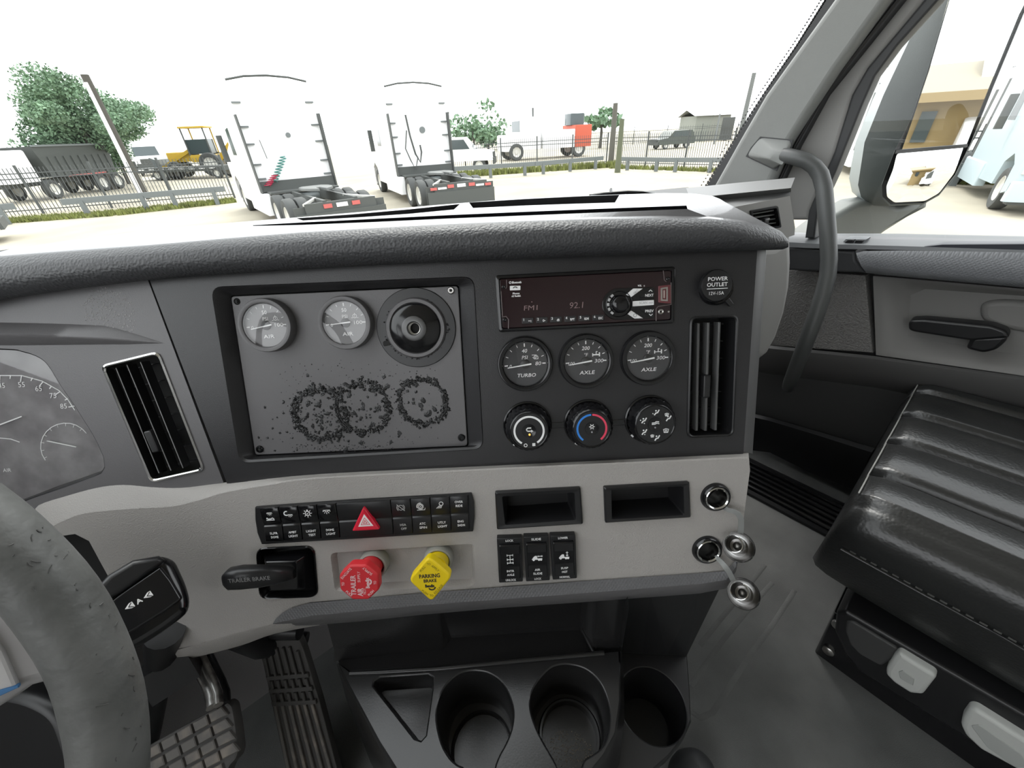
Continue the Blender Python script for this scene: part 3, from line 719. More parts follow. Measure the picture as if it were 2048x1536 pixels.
T.part('status_led', MB().lathe([(.0012, zf), (.001, zf + .001), (.0001, zf + .0012)], Z(1915, 530), 12), M['chrome'])
for x, y in ((42, 250), (55, 625), (1910, 158)):
    T.part('fixing_screw', MB().lathe([(.0022, zf), (.0021, zf + .0008), (.0012, zf + .0012), (.0001, zf + .0008)], Z(x, y), 16), M['gblack'])
for pts in ([(12, 300), (30, 580)], [(75, 170), (78, 245), (66, 268)], [(95, 735), (97, 620), (70, 585), (20, 590)], [(1857, 65), (1868, 170), (1890, 190)], [(1775, 635), (1775, 500), (1800, 470), (1945, 450), (1945, 200)]):
    m_ = MB().tube([(*Z(*p), zf + .0003) for p in pts], .00045, 5); T.part('panel_edge', m_, mat('panel_edge_grey', (.16, .13, .13), .35))

# ------------------------------------------------------------------ climate knobs
def climate(px, py, rb, fx, fy, rf, label, kind):
    h = .021
    T = Thing('climate_knob', label, 'knob', FA, (px, py), 0, 'climate control knobs'); r = T.r(px, py, rb)
    c = T.L(fx, fy, h); rr = T.r(fx, fy, rf, h)
    c = (c[0] * .35, c[1] * .35)
    n = 72; m_ = MB(); rings = []
    T.part('base_ring', MB().lathe([(r * 1.03, 0), (r * 1.02, .002), (r * .97, .0028), (r * .93, .0015)], n=48), M['gblack'])
    for q, z, fl in ((r * .95, .001, 0), (r * .95, .006, .045), (r * .93, .014, .045), (r * .88, h - .004, .03), (rr * 1.04, h - .001, 0), (rr * 1.0, h, 0), (rr*.96, h + .0003, 0), (rr * .93, h - .0002, 0)):
        s_ = z / h
        rings.append([(c[0]*s_ + q * (1 - (fl if i % 3 == 0 else 0)) * cos(2*pi*i/n), c[1]*s_ + q * (1 - (fl if i % 3 == 0 else 0)) * sin(2*pi*i/n), z) for i in range(n)])
    T.part('grip', MB().loft(rings), M['gblack'], smooth=28)
    f_ = T.part('knob_face', MB().prism(circ(*c, rr * .94, 48), h - .002, h - .0002), M['black'])
    z = h - .0001; z2 = h + .0003
    T.part('centre_button', MB().lathe([(rr*.37, h - .0005), (rr*.36, h + .0006), (rr*.30, h + .0004), (rr*.15, h - .0002), (.0001, h - .0004)], c, 28), M['gblack'], f_)
    P_ = lambda x, y: (c[0] + rr * x, c[1] + rr * y)
    zz = h + .0007
    m_ = MB()
    if kind == 'fan':
        m_.arc(c, rr * .76, R(-58), R(238), rr * .10, z, z2, 40)
        m_.arc(P_(-.21, -.77), rr * .08, 0, 2*pi, rr*.035, z, z2, 14)
        for a in (45, 135, 225, 315): m_.prism(circ(*P_(.22 + .055*cos(R(a)), -.75 + .055*sin(R(a))), rr*.045, 8), z, z2)
        m_.stroke([P_(.10, .17), P_(-.06, .17), P_(-.13, .11), P_(-.12, .04), P_(-.05, .0), P_(.12, 0)], rr*.055, zz, zz + .0002); m_.prism([P_(.10, -.08), P_(.22, 0.0), P_(.10, .08)], zz, zz + .0002)
        T.part('symbols', m_, M['white'], f_, 0)
        T.part('indicator_led', MB().lathe([(rr*.06, h - .0003), (rr*.05, h + .0006), (.0001, h + .0008)], P_(.02, -.20), 12), M['amber'], f_)
    elif kind == 'temp':
        T.part('cold_band', MB().arc(c, rr * .76, R(92.5), R(232), rr * .10, z, z2, 24), M['blueb'], f_, 0)
        T.part('hot_band', MB().arc(c, rr * .76, R(87.5), R(-52), rr * .10, z, z2, 24), M['redb'], f_, 0)
        for a in range(0, 360, 60): m_.stroke([P_(.07*cos(R(a)), .12 + .07*sin(R(a))), P_(.14*cos(R(a)), .12 + .14*sin(R(a)))], rr*.035, zz, zz + .0002)
        m_.arc(P_(0, .12), rr*.07, 0, 2*pi, rr*.03, zz, zz + .0002, 12); T.part('symbols', m_, M['white'], f_, 0)
        T.part('indicator_led', MB().lathe([(rr*.05, h - .0003), (rr*.04, h + .0006), (.0001, h + .0008)], P_(.0, -.19), 12), M['grey'], f_)
    else:
        def man(x, y, s_):
            m_.prism(circ(*P_(x + .02*s_, y + .10*s_), rr*.04, 10), z, z2)
            m_.stroke([P_(x + .17*s_, y + .13*s_), P_(x + .10*s_, y + .0), P_(x + .01, y - .02*s_), P_(x - .05*s_, y - .11*s_)], rr*.055, z, z2)
        def screen(x, y, k=1.0):
            m_.stroke([P_(x - .10*k, y + .06*k), P_(x, y + .09*k), P_(x + .10*k, y + .06*k), P_(x + .07*k, y - .07*k), P_(x - .07*k, y - .07*k), P_(x - .10*k, y + .06*k)], rr*.025, z, z2)
            for e in (-.035, .0, .035): m_.stroke([P_(x + e*k, y - .05*k), P_(x + e*k, y + .05*k)], rr*.018, z, z2)
        man(0, .60, 1); m_.prism(circ(*P_(-.13, .56), rr*.028, 8), z, z2)
        man(-.62, .22, 1); m_.prism(circ(*P_(-.74, .25), rr*.028, 8), z, z2); m_.prism(circ(*P_(-.55, .08), rr*.028, 8), z, z2)
        man(-.60, -.38, 1); m_.prism(circ(*P_(-.52, -.5), rr*.028, 8), z, z2)
        man(.60, .27, 1); screen(.56, .47, .9); screen(.54, -.36, 1.3); man(.05, -.72, 1); screen(-.14, -.60, .8)
        m_.stroke([P_(-.17, .09), P_(-.05, .09), P_(.03, .15), P_(.16, .13)], rr*.045, zz, zz + .0002); m_.stroke([P_(-.17, .02), P_(-.03, .02), P_(.05, .07), P_(.17, .04)], rr*.045, zz, zz + .0002)
        T.part('symbols', m_, M['white'], f_, 0)
        T.part('indicator_led', MB().lathe([(rr*.045, h - .0003), (rr*.04, h + .0005), (.0001, h + .0007)], P_(.0, -.17), 12), M['grey'], f_)
    return T
def pointer(px, py):
    pass
K1 = climate(1055, 850, 47.5, 1060.5, 864, 38.5, 'black fan speed knob with white ring and amber light', 'fan')
K2 = climate(1176, 846, 47.5, 1184, 859, 38.0, 'black temperature knob with blue and red bands', 'temp')
K3 = climate(1298, 838, 48, 1309, 849.5, 40, 'black airflow knob with seat and windscreen symbols', 'mode')
for K, a in ((K1, 234), (K2, 238), (K3, 222)):
    r = K.r(1176, 846, 47); x, y = r*1.0*cos(R(a)), r*1.0*sin(R(a))
    K.part('pointer_mark', MB().prism(rect(x, y, .0030, .0020, R(a + 90)), .002, .0042), M['white'])
T = Thing('control_rail', 'thin black rail joining the three climate knobs', 'trim', FA, (1180, 850), 0)
for a, b in (((1100, 851), (1132, 849)), ((1222, 846), (1256, 843))):
    m_ = MB(); q = T.P([(a[0], a[1] - 6), (b[0], b[1] - 6), (b[0], b[1] + 6), (a[0], a[1] + 6)]); m_.prism(q, 0, .0012, .0006, 1); T.part('rail', m_, M['gblack'])

# ------------------------------------------------------------------ power outlet with cap, upper right of the fascia
T = Thing('power_outlet', 'capped round power outlet on the dash face above the upright vent', 'power outlet', FA, (1430, 577), 0)
r = T.r(1430, 577, 33)
T.part('socket_ring', MB().lathe([(r*1.0, 0), (r*1.0, .004), (r*.9, .0065), (r*.8, .006)], n=36), M['gblack'])
c = T.L(1434, 571, .012); m_ = MB().lathe([(r*.86, .004), (r*.93, .007), (r*.93, .0105), (r*.88, .012), (r*.80, .0123), (.0001, .0123)], c, 40)
cp = T.part('cap', m_, M['black']); z = .0126
m_ = MB(); m_.text('POWER', c[0] + .0004, c[1] + .0068, .0038, z, w=.0205, bold=.0001); m_.text('OUTLET', c[0], c[1] + .0010, .0038, z, w=.0215, bold=.0001); m_.text('12V-15A', c[0] - .0004, c[1] - .0078, .0034, z, w=.0155)
m_.stroke([(c[0] - .0105, c[1] - .0032), (c[0] + .0108, c[1] - .0032)], .0007, z, z + .0002); T.part('lettering', m_, M['white'], cp, 0)
m_ = MB(); m_.prism(rnd([T.L(1444, 596, .006), T.L(1456, 590, .006), T.L(1469, 608, .006), T.L(1461, 614, .006)], .0015), .003, .006, .001); T.part('cap_strap', m_, M['black'])

# ------------------------------------------------------------------ switch bank
BQ = [(513.5, 1010.5), (943, 984.5), (946, 1060), (527, 1085.5)]
T = Thing('switch_bank', 'long black bank of push switches with a red hazard triangle', 'switch panel', FL, (729, 1036), 0)
ol = [T.L(*p) for p in [(513.5, 1012), (700, 998.5), (943, 984.5), (948.5, 1003), (949.5, 1030), (946.5, 1060), (740, 1073), (527, 1085.5), (518, 1062), (514, 1036)]]
T.part('bezel', MB().prism(ol, -.003, .004, .0014), M['black'])
qb = T.P(BQ, .004)
cols = [.018, .106, .194, .282, .372, .625, .717, .808, .899, .984]
upper = ['sleeper', 'ambient', 'bulb', 'dome', None, 'hsa', 'atc', 'work', 'over']
lower_ = [('SLPR', 'DOME'), ('AMBT', 'LIGHT'), ('LIGHT', 'TEST'), ('DOME', 'LIGHT'), None, ('HSA', 'OFF'), ('ATC', 'SPIN'), ('UTLY', 'LIGHT'), ('ENG', 'SHDN')]
def sun_(m_, x, y, u, z):
    m_.stroke([(x - 9*u, y), (x + 9*u, y)], 1.8*u, z, z + .0002); m_.arc((x, y), 5*u, pi, 2*pi, 1.6*u, z, z + .0002, 8)
    for a in (200, 235, 270, 305, 340): m_.stroke([(x + 8*u*cos(R(a)), y + 8*u*sin(R(a))), (x + 10.5*u*cos(R(a)), y + 10.5*u*sin(R(a)))], 1.6*u, z, z + .0002)
for i in range(9):
    s0, s1 = cols[i] + .0022, cols[i + 1] - .0022
    uq, lq = subquad(qb, s0, s1, .055, .46), subquad(qb, s0, s1, .525, .955); mid = subquad(qb, s0, s1, .40, .60)
    m_ = MB()
    A = [(*quad_at(qb, s, t), z) for s, t, z in ((s0, .055, .004), (s1, .055, .004))]
    rows_ = []
    for t, z in ((.055, .003), (.057, .0068), (.10, .0076), (.42, .0066), (.47, .0052), (.53, .0048), (.56, .0060), (.92, .0072), (.955, .0066), (.957, .003)):
        rows_.append([(*quad_at(qb, s0, t), .003), (*quad_at(qb, s0, t), z - .0003), (*quad_at(qb, s0 + .002, t), z), (*quad_at(qb, s1 - .002, t), z), (*quad_at(qb, s1, t), z - .0003), (*quad_at(qb, s1, t), .003)])
    m_.loft(rows_, closed=False, flip=True)
    sw = T.part('push_switch' if i != 4 else 'hazard_plate', m_, M['gblack'] if i < 4 else M['black'], smooth=30)
    if i == 4: continue
    m_ = MB(); c = quad_at(qb, (s0 + s1) / 2, .25); u = .00042; z = .0078
    cl_ = quad_at(qb, (s0 + s1) / 2 + .004, .76)
    a, b = lower_[i]; zl = .0076
    if i < 4: cl_ = (cl_[0], cl_[1] - .0008)
    m_.text(a, cl_[0], cl_[1] + .0026, .0027, zl, w=.00225*len(a), bold=.00008, rot=.01); m_.text(b, cl_[0] + .0004, cl_[1] - .0022, .0027, zl, w=.0021*len(b), bold=.00008, rot=.01)
    x, y = c; k = upper[i]
    if k == 'over': m_.text('OVER', x, y + .0028, .0027, z, w=.0092, bold=.00008); m_.text('RIDE', x, y - .0020, .0027, z, w=.0076, bold=.00008)
    elif k == 'sleeper':
        sun_(m_, x, y + .0035, u*.72, z); m_.prism(circ(x - .0035, y - .0032, .0009, 8), z, z + .0002); m_.stroke([(x - .0042, y - .0055), (x + .0046, y - .0055)], .0009, z, z + .0002); m_.stroke([(x - .0024, y - .0042), (x + .0008, y - .0040), (x + .0026, y - .003), (x + .0042, y - .0042)], .0011, z, z + .0002)
    elif k == 'ambient': m_.arc((x - .0026, y + .0015), .0024, R(60), R(290), .0012, z, z + .0002, 10); sun_(m_, x + .0014, y - .0002, u*.7, z)
    elif k == 'bulb':
        m_.arc((x, y), .0026, 0, 2*pi, .0008, z, z + .0002, 16); m_.prism(rect(x, y + .0036, .0018, .0018), z, z + .0002); m_.stroke([(x - .001, y), (x - .0002, y - .001), (x + .0012, y + .001)], .0006, z, z + .0002)
        for a_ in range(0, 360, 45):
            if a_ != 90: m_.stroke([(x + .0036*cos(R(a_)), y + .0036*sin(R(a_))), (x + .0048*cos(R(a_)), y + .0048*sin(R(a_)))], .0007, z, z + .0002)
    elif k == 'dome': sun_(m_, x, y + .0025, u, z)
    elif k == 'hsa':
        m_.arc((x, y), .0030, 0, 2*pi, .0005, z, z + .0002, 16); m_.arc((x, y), .0044, R(130), R(230), .0006, z, z + .0002, 8); m_.arc((x, y), .0044, R(-50), R(50), .0006, z, z + .0002, 8); m_.stroke([(x - .0042, y + .0038), (x + .0042, y - .0038)], .0006, z, z + .0002)
    elif k == 'atc':
        m_.arc((x, y), .0034, 0, 2*pi, .0005, z, z + .0002, 16); m_.arc((x, y), .0022, 0, 2*pi, .0007, z, z + .0002, 12); m_.prism(circ(x, y, .0007, 8), z, z + .0002); m_.stroke([(x - .004, y - .0042), (x + .0046, y - .0042), (x + .0052, y - .002)], .0005, z, z + .0002); m_.arc((x, y), .0044, R(80), R(200), .0005, z, z + .0002, 8)
    elif k == 'work':
        m_.arc((x + .0014, y + .002), .0022, 0, 2*pi, .0007, z, z + .0002, 12)
        for e in range(4): m_.stroke([(x - .001 + e*.001, y - .0004 - e*.0002), (x - .0042 + e*.0016, y - .0034)], .0005, z, z + .0002)
    T.part('lettering', m_, M['white'] if i != 5 else mat('half_worn_print', (.5, .5, .5), .6), sw, 0)
tri_ = rnd(T.P([(727, 1013), (704, 1062), (760, 1059)], .010), .0024, 5)
hz = T.part('hazard_button', MB().prism(tri_, .004, .0115, .0022, 3), M['red'])
c = (sum(p[0] for p in tri_) / len(tri_), sum(p[1] for p in tri_) / len(tri_))
c = T.L(730.5, 1044.5, .0115); g_ = lambda s_: [(c[0] + s_*cos(R(a)), c[1] + s_*sin(R(a))) for a in (91, 211, 331)]
m_ = MB(); z = .0117
m_.prism(g_(.0100), z - .001, z); T.part('white_triangle', m_, M['white'], hz, 0)
m_ = MB().plate(g_(.0062), [g_(.0051)], z + .0002); m_.plate(g_(.0030), [g_(.0017)], z + .0002); T.part('triangle_outline', m_, M['red'], hz, 0)

# ------------------------------------------------------------------ trailer brake hand lever
T = Thing('trailer_brake_lever', 'black hand lever lettered TRAILER BRAKE in a square well', 'lever', FL, (574, 1144), 0)
oq = T.P(TB_Q); m_ = MB()
m_.loft([[(x, y, .001) for x, y in rnd(inset(ccw(oq), -.0016), .012, 5)], [(x, y, .0024) for x, y in rnd(inset(ccw(oq), -.0006), .0115, 5)], [(x, y, .001) for x, y in rnd(inset(ccw(oq), .0004), .011, 5)], [(x, y, -.012) for x, y in rnd(inset(ccw(oq), .001), .0105, 5)]])
m_.tri([rnd(inset(ccw(oq), .001), .0105, 5)], -.012); T.part('well', m_, M['gblack'])
b0 = [T.L(*p, -.008) for p in ((520, 1108), (624, 1101), (630, 1186), (530, 1190))]
b1 = [T.L(*p, .010) for p in ((528, 1124), (594, 1122), (596, 1180), (540, 1182))]
b0, b1 = ccw(b0), ccw(b1)
m_ = MB().loft([[(x, y, -.012) for x, y in rnd(b0, .004, 3)], [(x, y, .009) for x, y in rnd(b1, .003, 3)], [(x, y, .010) for x, y in rnd(inset(b1, .001), .003, 3)]])
m_.tri([rnd(inset(b1, .001), .003, 3)], .010); T.part('boot_cover', m_, M['gblack'], smooth=35)
# the flattened handle, reaching left and towards the seat
ctr = [(590, 1146, .012), (576, 1147, .020), (552, 1149, .028), (520, 1152, .034), (485, 1154, .038), (460, 1157, .039), (449, 1159, .039)]
hh = [.0055, .0075, .0100, .0118, .0124, .0115, .0070]; dd = [.005, .006, .0075, .0085, .009, .008, .004]
rings = []
for (x, y, z), a, b in zip(ctr, hh, dd):
    c = T.L(x, y, z); n = 16
    rings.append([(c[0], c[1] + a * (abs(cos(2*pi*i/n)) ** .6) * (1 if cos(2*pi*i/n) >= 0 else -1), z + b * (abs(sin(2*pi*i/n)) ** .7) * (1 if sin(2*pi*i/n) >= 0 else -1)) for i in range(n)])
hd = T.part('handle', MB().loft(rings, True, True, True, True), M['black'], smooth=60)
m_ = MB(); c = T.L(499, 1158, .047)
m_.text('TRAILER BRAKE', c[0], c[1], .0046, .0478, rot=.035, w=.0445); T.part('lettering', m_, mat('worn_grey_print', (.22, .22, .22), .6), hd, 0)
m_.v = [(a, b, .0455 + (a - c[0]) * -.10) for a, b, cc in m_.v]

# ------------------------------------------------------------------ air valves
def collar(T, px, py, rp, zb):
    c = T.L(px, py, .012); r = T.r(px, py, rp, .012)
    T.part('collar', MB().lathe([(r*1.02, zb), (r, .009), (r*.97, .0125), (r*.88, .0135), (r*.80, .0125), (r*.78, .0)], c, 36), M['collar'])
    T.part('collar_bore', MB().prism(circ(*c, r*.79, 28), -.004, .0005), M['deep']); return c, r
T = Thing('trailer_air_valve', 'red octagonal pull knob for the trailer air supply', 'valve knob', FL, (748, 1136), -.008, 'air brake valves')
c0, r0_ = collar(T, 745, 1133, 29, 0)
c = T.L(718.5, 1165, .048); rr = T.r(718.5, 1165, 40, .048)
m_ = MB().tube([(c0[0], c0[1], .0), ((c0[0] + c[0]) / 2, (c0[1] + c[1]) / 2, .022), (c[0] + .003, c[1] + .004, .040)], [.0125, .0125, .0135], 20); T.part('stem', m_, M['redk'])
oc = rnd(circ(*c, rr * 1.06, 8, R(22.5 - 3)), .0025, 3)
m_ = MB().prism(inset(ccw(oc), .0015), .036, .040, 0); m_.prism(oc, .0385, .0485, .0022, 3); kb = T.part('knob', m_, M['redk'])
z = .0488; m_ = MB(); P_ = lambda a, q: (c[0] + rr*q*cos(R(a)), c[1] + rr*q*sin(R(a)))
for s_, a, ro in (('EVACUATE', 135, 45), ('SUPPLY', 52, 135), ('TO', 181, 90), ('TO', -2, 90), ('PULL', 225, -45), ('PUSH', -48, 45)):
    m_.text(s_, *P_(a, .80), .0029, z, rot=R(ro), w=.00205*len(s_))
T.part('rim_lettering', m_, M['white'], kb, 0)
m_ = MB(); m_.text('TRAILER', c[0] - rr*.30, c[1] - rr*.12, .0052, z, rot=R(86), w=.0245, bold=.00015); m_.text('AIR', c[0] - rr*.0, c[1] - rr*.52, .0056, z, rot=R(86), w=.0095, bold=.0002)
m_.text('SUPPLY', c[0] + rr*.03, c[1] + rr*.34, .003, z, rot=R(86), w=.013); m_.text('NOT', c[0] + rr*.22, c[1] - rr*.48, .0034, z, rot=R(86), w=.0075); m_.text('Bendix', c[0] + rr*.42, c[1] - rr*.02, .0040, z, rot=R(88), w=.0125, bold=.0002)
m_.arc((c[0] + rr*.48, c[1] + rr*.04), rr*.14, R(-70), R(70), rr*.07, z, z + .0002, 8); T.part('lettering', m_, mat('worn_white_print', (.85, .65, .66), .6), kb, 0)
T = Thing('parking_brake_valve', 'yellow diamond pull knob lettered PARKING BRAKE', 'valve knob', FL, (876, 1126), -.008, 'air brake valves')
c0, r0_ = collar(T, 875.5, 1123, 29, 0)
c = T.L(861, 1158.5, .048); rr = T.r(861, 1158, 41, .048)
m_ = MB().tube([(c0[0], c0[1], .0), ((c0[0] + c[0]) / 2 + .002, (c0[1] + c[1]) / 2, .022), (c[0] + .004, c[1] + .005, .040)], [.0125, .0125, .0135], 20); T.part('stem', m_, M['yellow'])
dq = rnd([T.L(*p, .048) for p in ((857, 1113), (904.5, 1152), (863, 1204), (817, 1160))], .0062, 5)
m_ = MB().prism(inset(ccw(dq), .0015), .036, .040); m_.prism(dq, .0385, .0485, .0020, 3); kb = T.part('knob', m_, M['yellow'])
m_ = MB(); zc = lambda x, y: T.L(480 + x / 4.096, 960 + y / 4.096, .0485)
m_.text('PARKING', *zc(1553, 785), .0046, z, w=.0222, rot=.02, bold=.00018); m_.text('BRAKE', *zc(1558, 824), .0037, z, w=.0138, rot=.02, bold=.00015); m_.text('Bendix', *zc(1556, 866), .0034, z, w=.0098, rot=.0, bold=.00025)
m_.arc(zc(1572, 872), .0038, R(-150), R(-10), .0014, z, z + .0002, 10); T.part('lettering', m_, M['blackp'], kb, 0)
m_ = MB()
for s_, x, y, ro in (('PULL', 1497, 727, 48), ('TO', 1546, 688, 0), ('APPLY', 1600, 722, -45), ('PUSH', 1515, 920, -42), ('TO', 1570, 945, 0), ('RELEASE', 1626, 893, 48)): m_.text(s_, *zc(x, y), .0026, z, rot=R(ro), w=.0020*len(s_))
T.part('rim_lettering', m_, M['greenp'], kb, 0)

# ------------------------------------------------------------------ storage slots
for q, qi, lab in ((SLOT_A, [(1005, 991), (1147, 983.7), (1149.8, 1036), (1011, 1046)], 'shallow black storage slot right of the hazard switch bank'), (SLOT_B, [(1222, 978), (1363.6, 971), (1365, 1026), (1223, 1034.7)], 'shallow black storage slot beside the chrome sockets')):
    cx, cy = sum(p[0] for p in q) / 4, sum(p[1] for p in q) / 4
    T = Thing('storage_slot', lab, 'storage slot', FL, (cx, cy), 0, 'storage slots in the grey panel')
    p = T.P(q); ol = [p[0], p[1], tuple(V(quad_at(p, 1, .5)) + V((.0016, 0))), p[2], p[3], tuple(V(quad_at(p, 0, .5)) - V((.0010, 0)))]
    i0 = ccw(T.P(qi)); n4 = 4
    o6 = rnd(p, .002, 4); m_ = MB()
    m_.loft([[(x, y, -.002) for x, y in o6], [(x, y, .003) for x, y in o6], [(x, y, .0046) for x, y in rnd(inset(ccw(p), .0018), .002, 4)], [(x, y, .0036) for x, y in rnd(inset(i0, -.0006), .0022, 4)], [(x, y, .002) for x, y in rnd(i0, .002, 4)], [(x, y, -.034) for x, y in rnd(inset(i0, .003), .002, 4)]])
    T.part('slot_bezel', m_, M['black'], smooth=35)
    T.part('slot_back', MB().tri([rnd(inset(i0, .003), .002, 4)], -.034), M['black'], smooth=0)

# ------------------------------------------------------------------ rocker switches
RK = [([(993.5, 1077), (1044, 1075.5), (1046, 1163.5), (998, 1166)], 'LOCK', 'UNLOCK', ('INTR', 'AXLE'), 'axle', 'black rocker switch marked LOCK and INTR AXLE, leftmost of three'),
      ([(1047, 1074), (1097, 1072.5), (1100, 1161), (1052, 1163.5)], 'SLIDE', 'LOCK', ('AIR', 'SLIDE'), 'slide', 'black rocker switch marked AIR SLIDE, between two others'),
      ([(1100.5, 1071.5), (1151, 1070), (1154, 1157), (1105.5, 1160)], 'LOWER', 'NORMAL', ('SUSP', 'HGT'), 'height', 'black rocker switch marked SUSP HGT and LOWER, rightmost of three')]
for q, ta, tb, mid, ic, lab in RK:
    cx, cy = sum(p[0] for p in q) / 4, sum(p[1] for p in q) / 4
    T = Thing('rocker_switch', lab, 'switch', FL, (cx, cy), 0, 'rocker switches under the storage slot'); p = T.P(q, .008)
    fr_ = T.part('switch_frame', MB().prism(rnd(p, .0012, 2), -.002, .008, .0008), M['black'])
    rows_ = []
    for t, z in ((.115, .007), (.118, .0112), (.14, .0122), (.30, .0124), (.305, .0108), (.34, .0104), (.60, .0090), (.66, .0091), (.88, .0102), (.885, .007)):
        rows_.append([(*quad_at(p, .10, t), .007), (*quad_at(p, .10, t), z - .0006), (*quad_at(p, .13, t), z), (*quad_at(p, .87, t), z), (*quad_at(p, .90, t), z - .0006), (*quad_at(p, .90, t), .007)])
    rk = T.part('rocker', MB().loft(rows_, closed=False, flip=True), M['gblack'], smooth=30)
    m_ = MB(); m_.text(ta, *quad_at(p, .5, .055), .0026, .0083, w=.0022*len(ta), bold=.0001); m_.text(tb, *quad_at(p, .5, .942), .0026, .0083, w=.0020*len(tb), bold=.0001); T.part('end_lettering', m_, M['white'], fr_, 0)
    m_ = MB(); m_.text(mid[0], *quad_at(p, .5, .715), .0026, .0101, w=.0021*len(mid[0]), bold=.00008); m_.text(mid[1], *quad_at(p, .5, .795), .0026, .0105, w=.0021*len(mid[1]), bold=.00008)
    x, y = quad_at(p, .5, .44); z = .0103
    if ic == 'axle':
        m_.stroke([(x, y + .005), (x, y - .005)], .0006, z, z + .0004)
        for e in (.005, -.0005, -.005): m_.stroke([(x - .003, y + e), (x + .003, y + e)], .0007, z, z + .0004); m_.prism(rect(x - .0033, y + e, .0009, .0024), z, z + .0004); m_.prism(rect(x + .0033, y + e, .0009, .0024), z, z + .0004)
    else:
        m_.prism([(x - .006, y - .002), (x - .004, y + .001), (x - .002, y + .0025), (x, y + .0022), (x + .0004, y - .001), (x + .006, y - .001), (x + .006, y - .0024), (x - .006, y - .0024)], z, z + .0004)
        for e in (-.004, .0022, .0046): m_.prism(circ(x + e, y - .0026, .0013, 10), z, z + .0005)
        if ic == 'slide': m_.stroke([(x + .0012, y + .0018), (x + .006, y + .0018)], .0008, z, z + .0004); m_.prism(circ(x + .0015, y + .0018, .001, 8), z, z + .0004); m_.prism(circ(x + .0056, y + .0018, .001, 8), z, z + .0004)
        else: m_.stroke([(x + .0036, y + .0002), (x + .0036, y + .005)], .0008, z, z + .0004); m_.prism([(x + .002, y + .0042), (x + .0052, y + .0042), (x + .0036, y + .006)], z, z + .0004); m_.prism([(x + .002, y + .0014), (x + .0052, y + .0014), (x + .0036, y - .0004)], z, z + .0004)
    T.part('lettering', m_, M['white'], rk, 0)

# ------------------------------------------------------------------ two open 12 V sockets with chrome plugs on straps
def socket(px, py, fx, fy, fw, cxp, cyp, strap, lab):
    T = Thing('power_socket', lab, 'power socket', FL, (px, py), 0, 'open sockets with hanging caps'); r = T.r(px, py, 29.5)
    T.part('rubber_ring', MB().lathe([(r*1.0, -.002), (r*.98, .003), (r*.88, .0055), (r*.80, .005), (r*.78, .002)], n=40), M['gblack'])
    T.part('chrome_ring', MB().lathe([(r*.80, .002), (r*.79, .0058), (r*.73, .0064), (r*.66, .0052), (r*.645, .001), (r*.645, -.035)], n=40), M['chrome'])
    T.part('barrel_bottom', MB().lathe([(r*.65, -.035), (r*.3, -.035), (r*.25, -.031), (.0001, -.031)], n=24), mat('dull_barrel', (.10, .10, .10), .4, .6))
    T.part('contact_spring', MB().box((r*.25, r*.45, -.012), (.0012, .004, .016)), M['steel'])
    c = V((*T.L(fx, fy, fw), fw)); tip = V((*T.L(cxp, cyp, fw + .020), fw + .020)); ax = (tip - c).normalized()
    x = ax.cross(V((0, 1, 0))).normalized(); y = ax.cross(x); m3 = Matrix((x, y, ax)).transposed().to_4x4(); m3.translation = c
    rf = T.r(fx, fy, 29, fw)
    cap = T.part('cap_flange', MB().lathe([(rf*1.0, -.004), (rf*1.0, -.001), (rf*.96, .0005), (rf*.88, .0), (rf*.80, -.0008), (rf*.60, -.0008), (rf*.58, .001), (rf*.5, .001)], n=40).lathe([(rf*1.0, -.004), (.0001, -.005)], n=40).xf(m3), M['capchrome'], label='dark chrome cap hanging by its strap')
    L_ = .021
    T.part('cap_plug', MB().lathe([(rf*.60, 0), (rf*.54, .004), (rf*.53, L_ - .001), (rf*.545, L_), (rf*.52, L_ + .0004), (rf*.49, L_), (rf*.47, .002), (rf*.28, .001)], n=36).xf(m3), M['plug'], cap)
    T.part('plug_rim', MB().lathe([(rf*.55, L_ - .0012), (rf*.565, L_ - .0004), (rf*.55, L_ + .0005), (rf*.515, L_ + .0007), (rf*.50, L_)], n=36).xf(m3), M['chrome'], cap)
    T.part('cap_centre', MB().lathe([(rf*.30, .001), (rf*.26, .004), (rf*.15, .006), (.0001, .0065)], n=20).xf(m3), M['steel'], cap)
    pts = [V((*T.L(a, b, w_), w_)) for a, b, w_ in strap]; m_ = MB(); rows_ = []
    for i, p in enumerate(pts):
        t = (pts[min(i + 1, len(pts) - 1)] - pts[max(i - 1, 0)]).normalized(); n = V((-t.y, t.x, .25)).normalized() * .0030; k = t.cross(n).normalized() * .0006
        rows_.append([tuple(p - n - k), tuple(p + n - k), tuple(p + n + k), tuple(p - n + k)])
    m_.loft(rows_, True, True, True); T.part('strap', m_, M['strap'], cap, 50)
M['capchrome'] = mat('smoked_chrome', (.30, .295, .29), .2, 1.0)
M['plug'] = mat('dark_plug_metal', (.16, .155, .15), .25, 1.0)
M['strap'] = mat('grey_strap', (.22, .225, .22), .3)
socket(1430, 993, 1476, 1093, .012, 1462, 1084, [(1447, 1014, .003), (1456, 1020, .007), (1466, 1022, .012), (1476, 1027, .014), (1482, 1038, .014), (1482, 1052, .013), (1481, 1066, .012)], 'upper chrome-lined socket in the grey panel, its cap hanging beside the lower socket')
socket(1413, 1098, 1486, 1187, .016, 1472.5, 1177.5, [(1430, 1112, .003), (1440, 1121, .010), (1449, 1131, .015), (1458, 1144, .017), (1466, 1160, .016)], 'lower chrome-lined socket in the grey panel, its cap hanging below the dash corner')
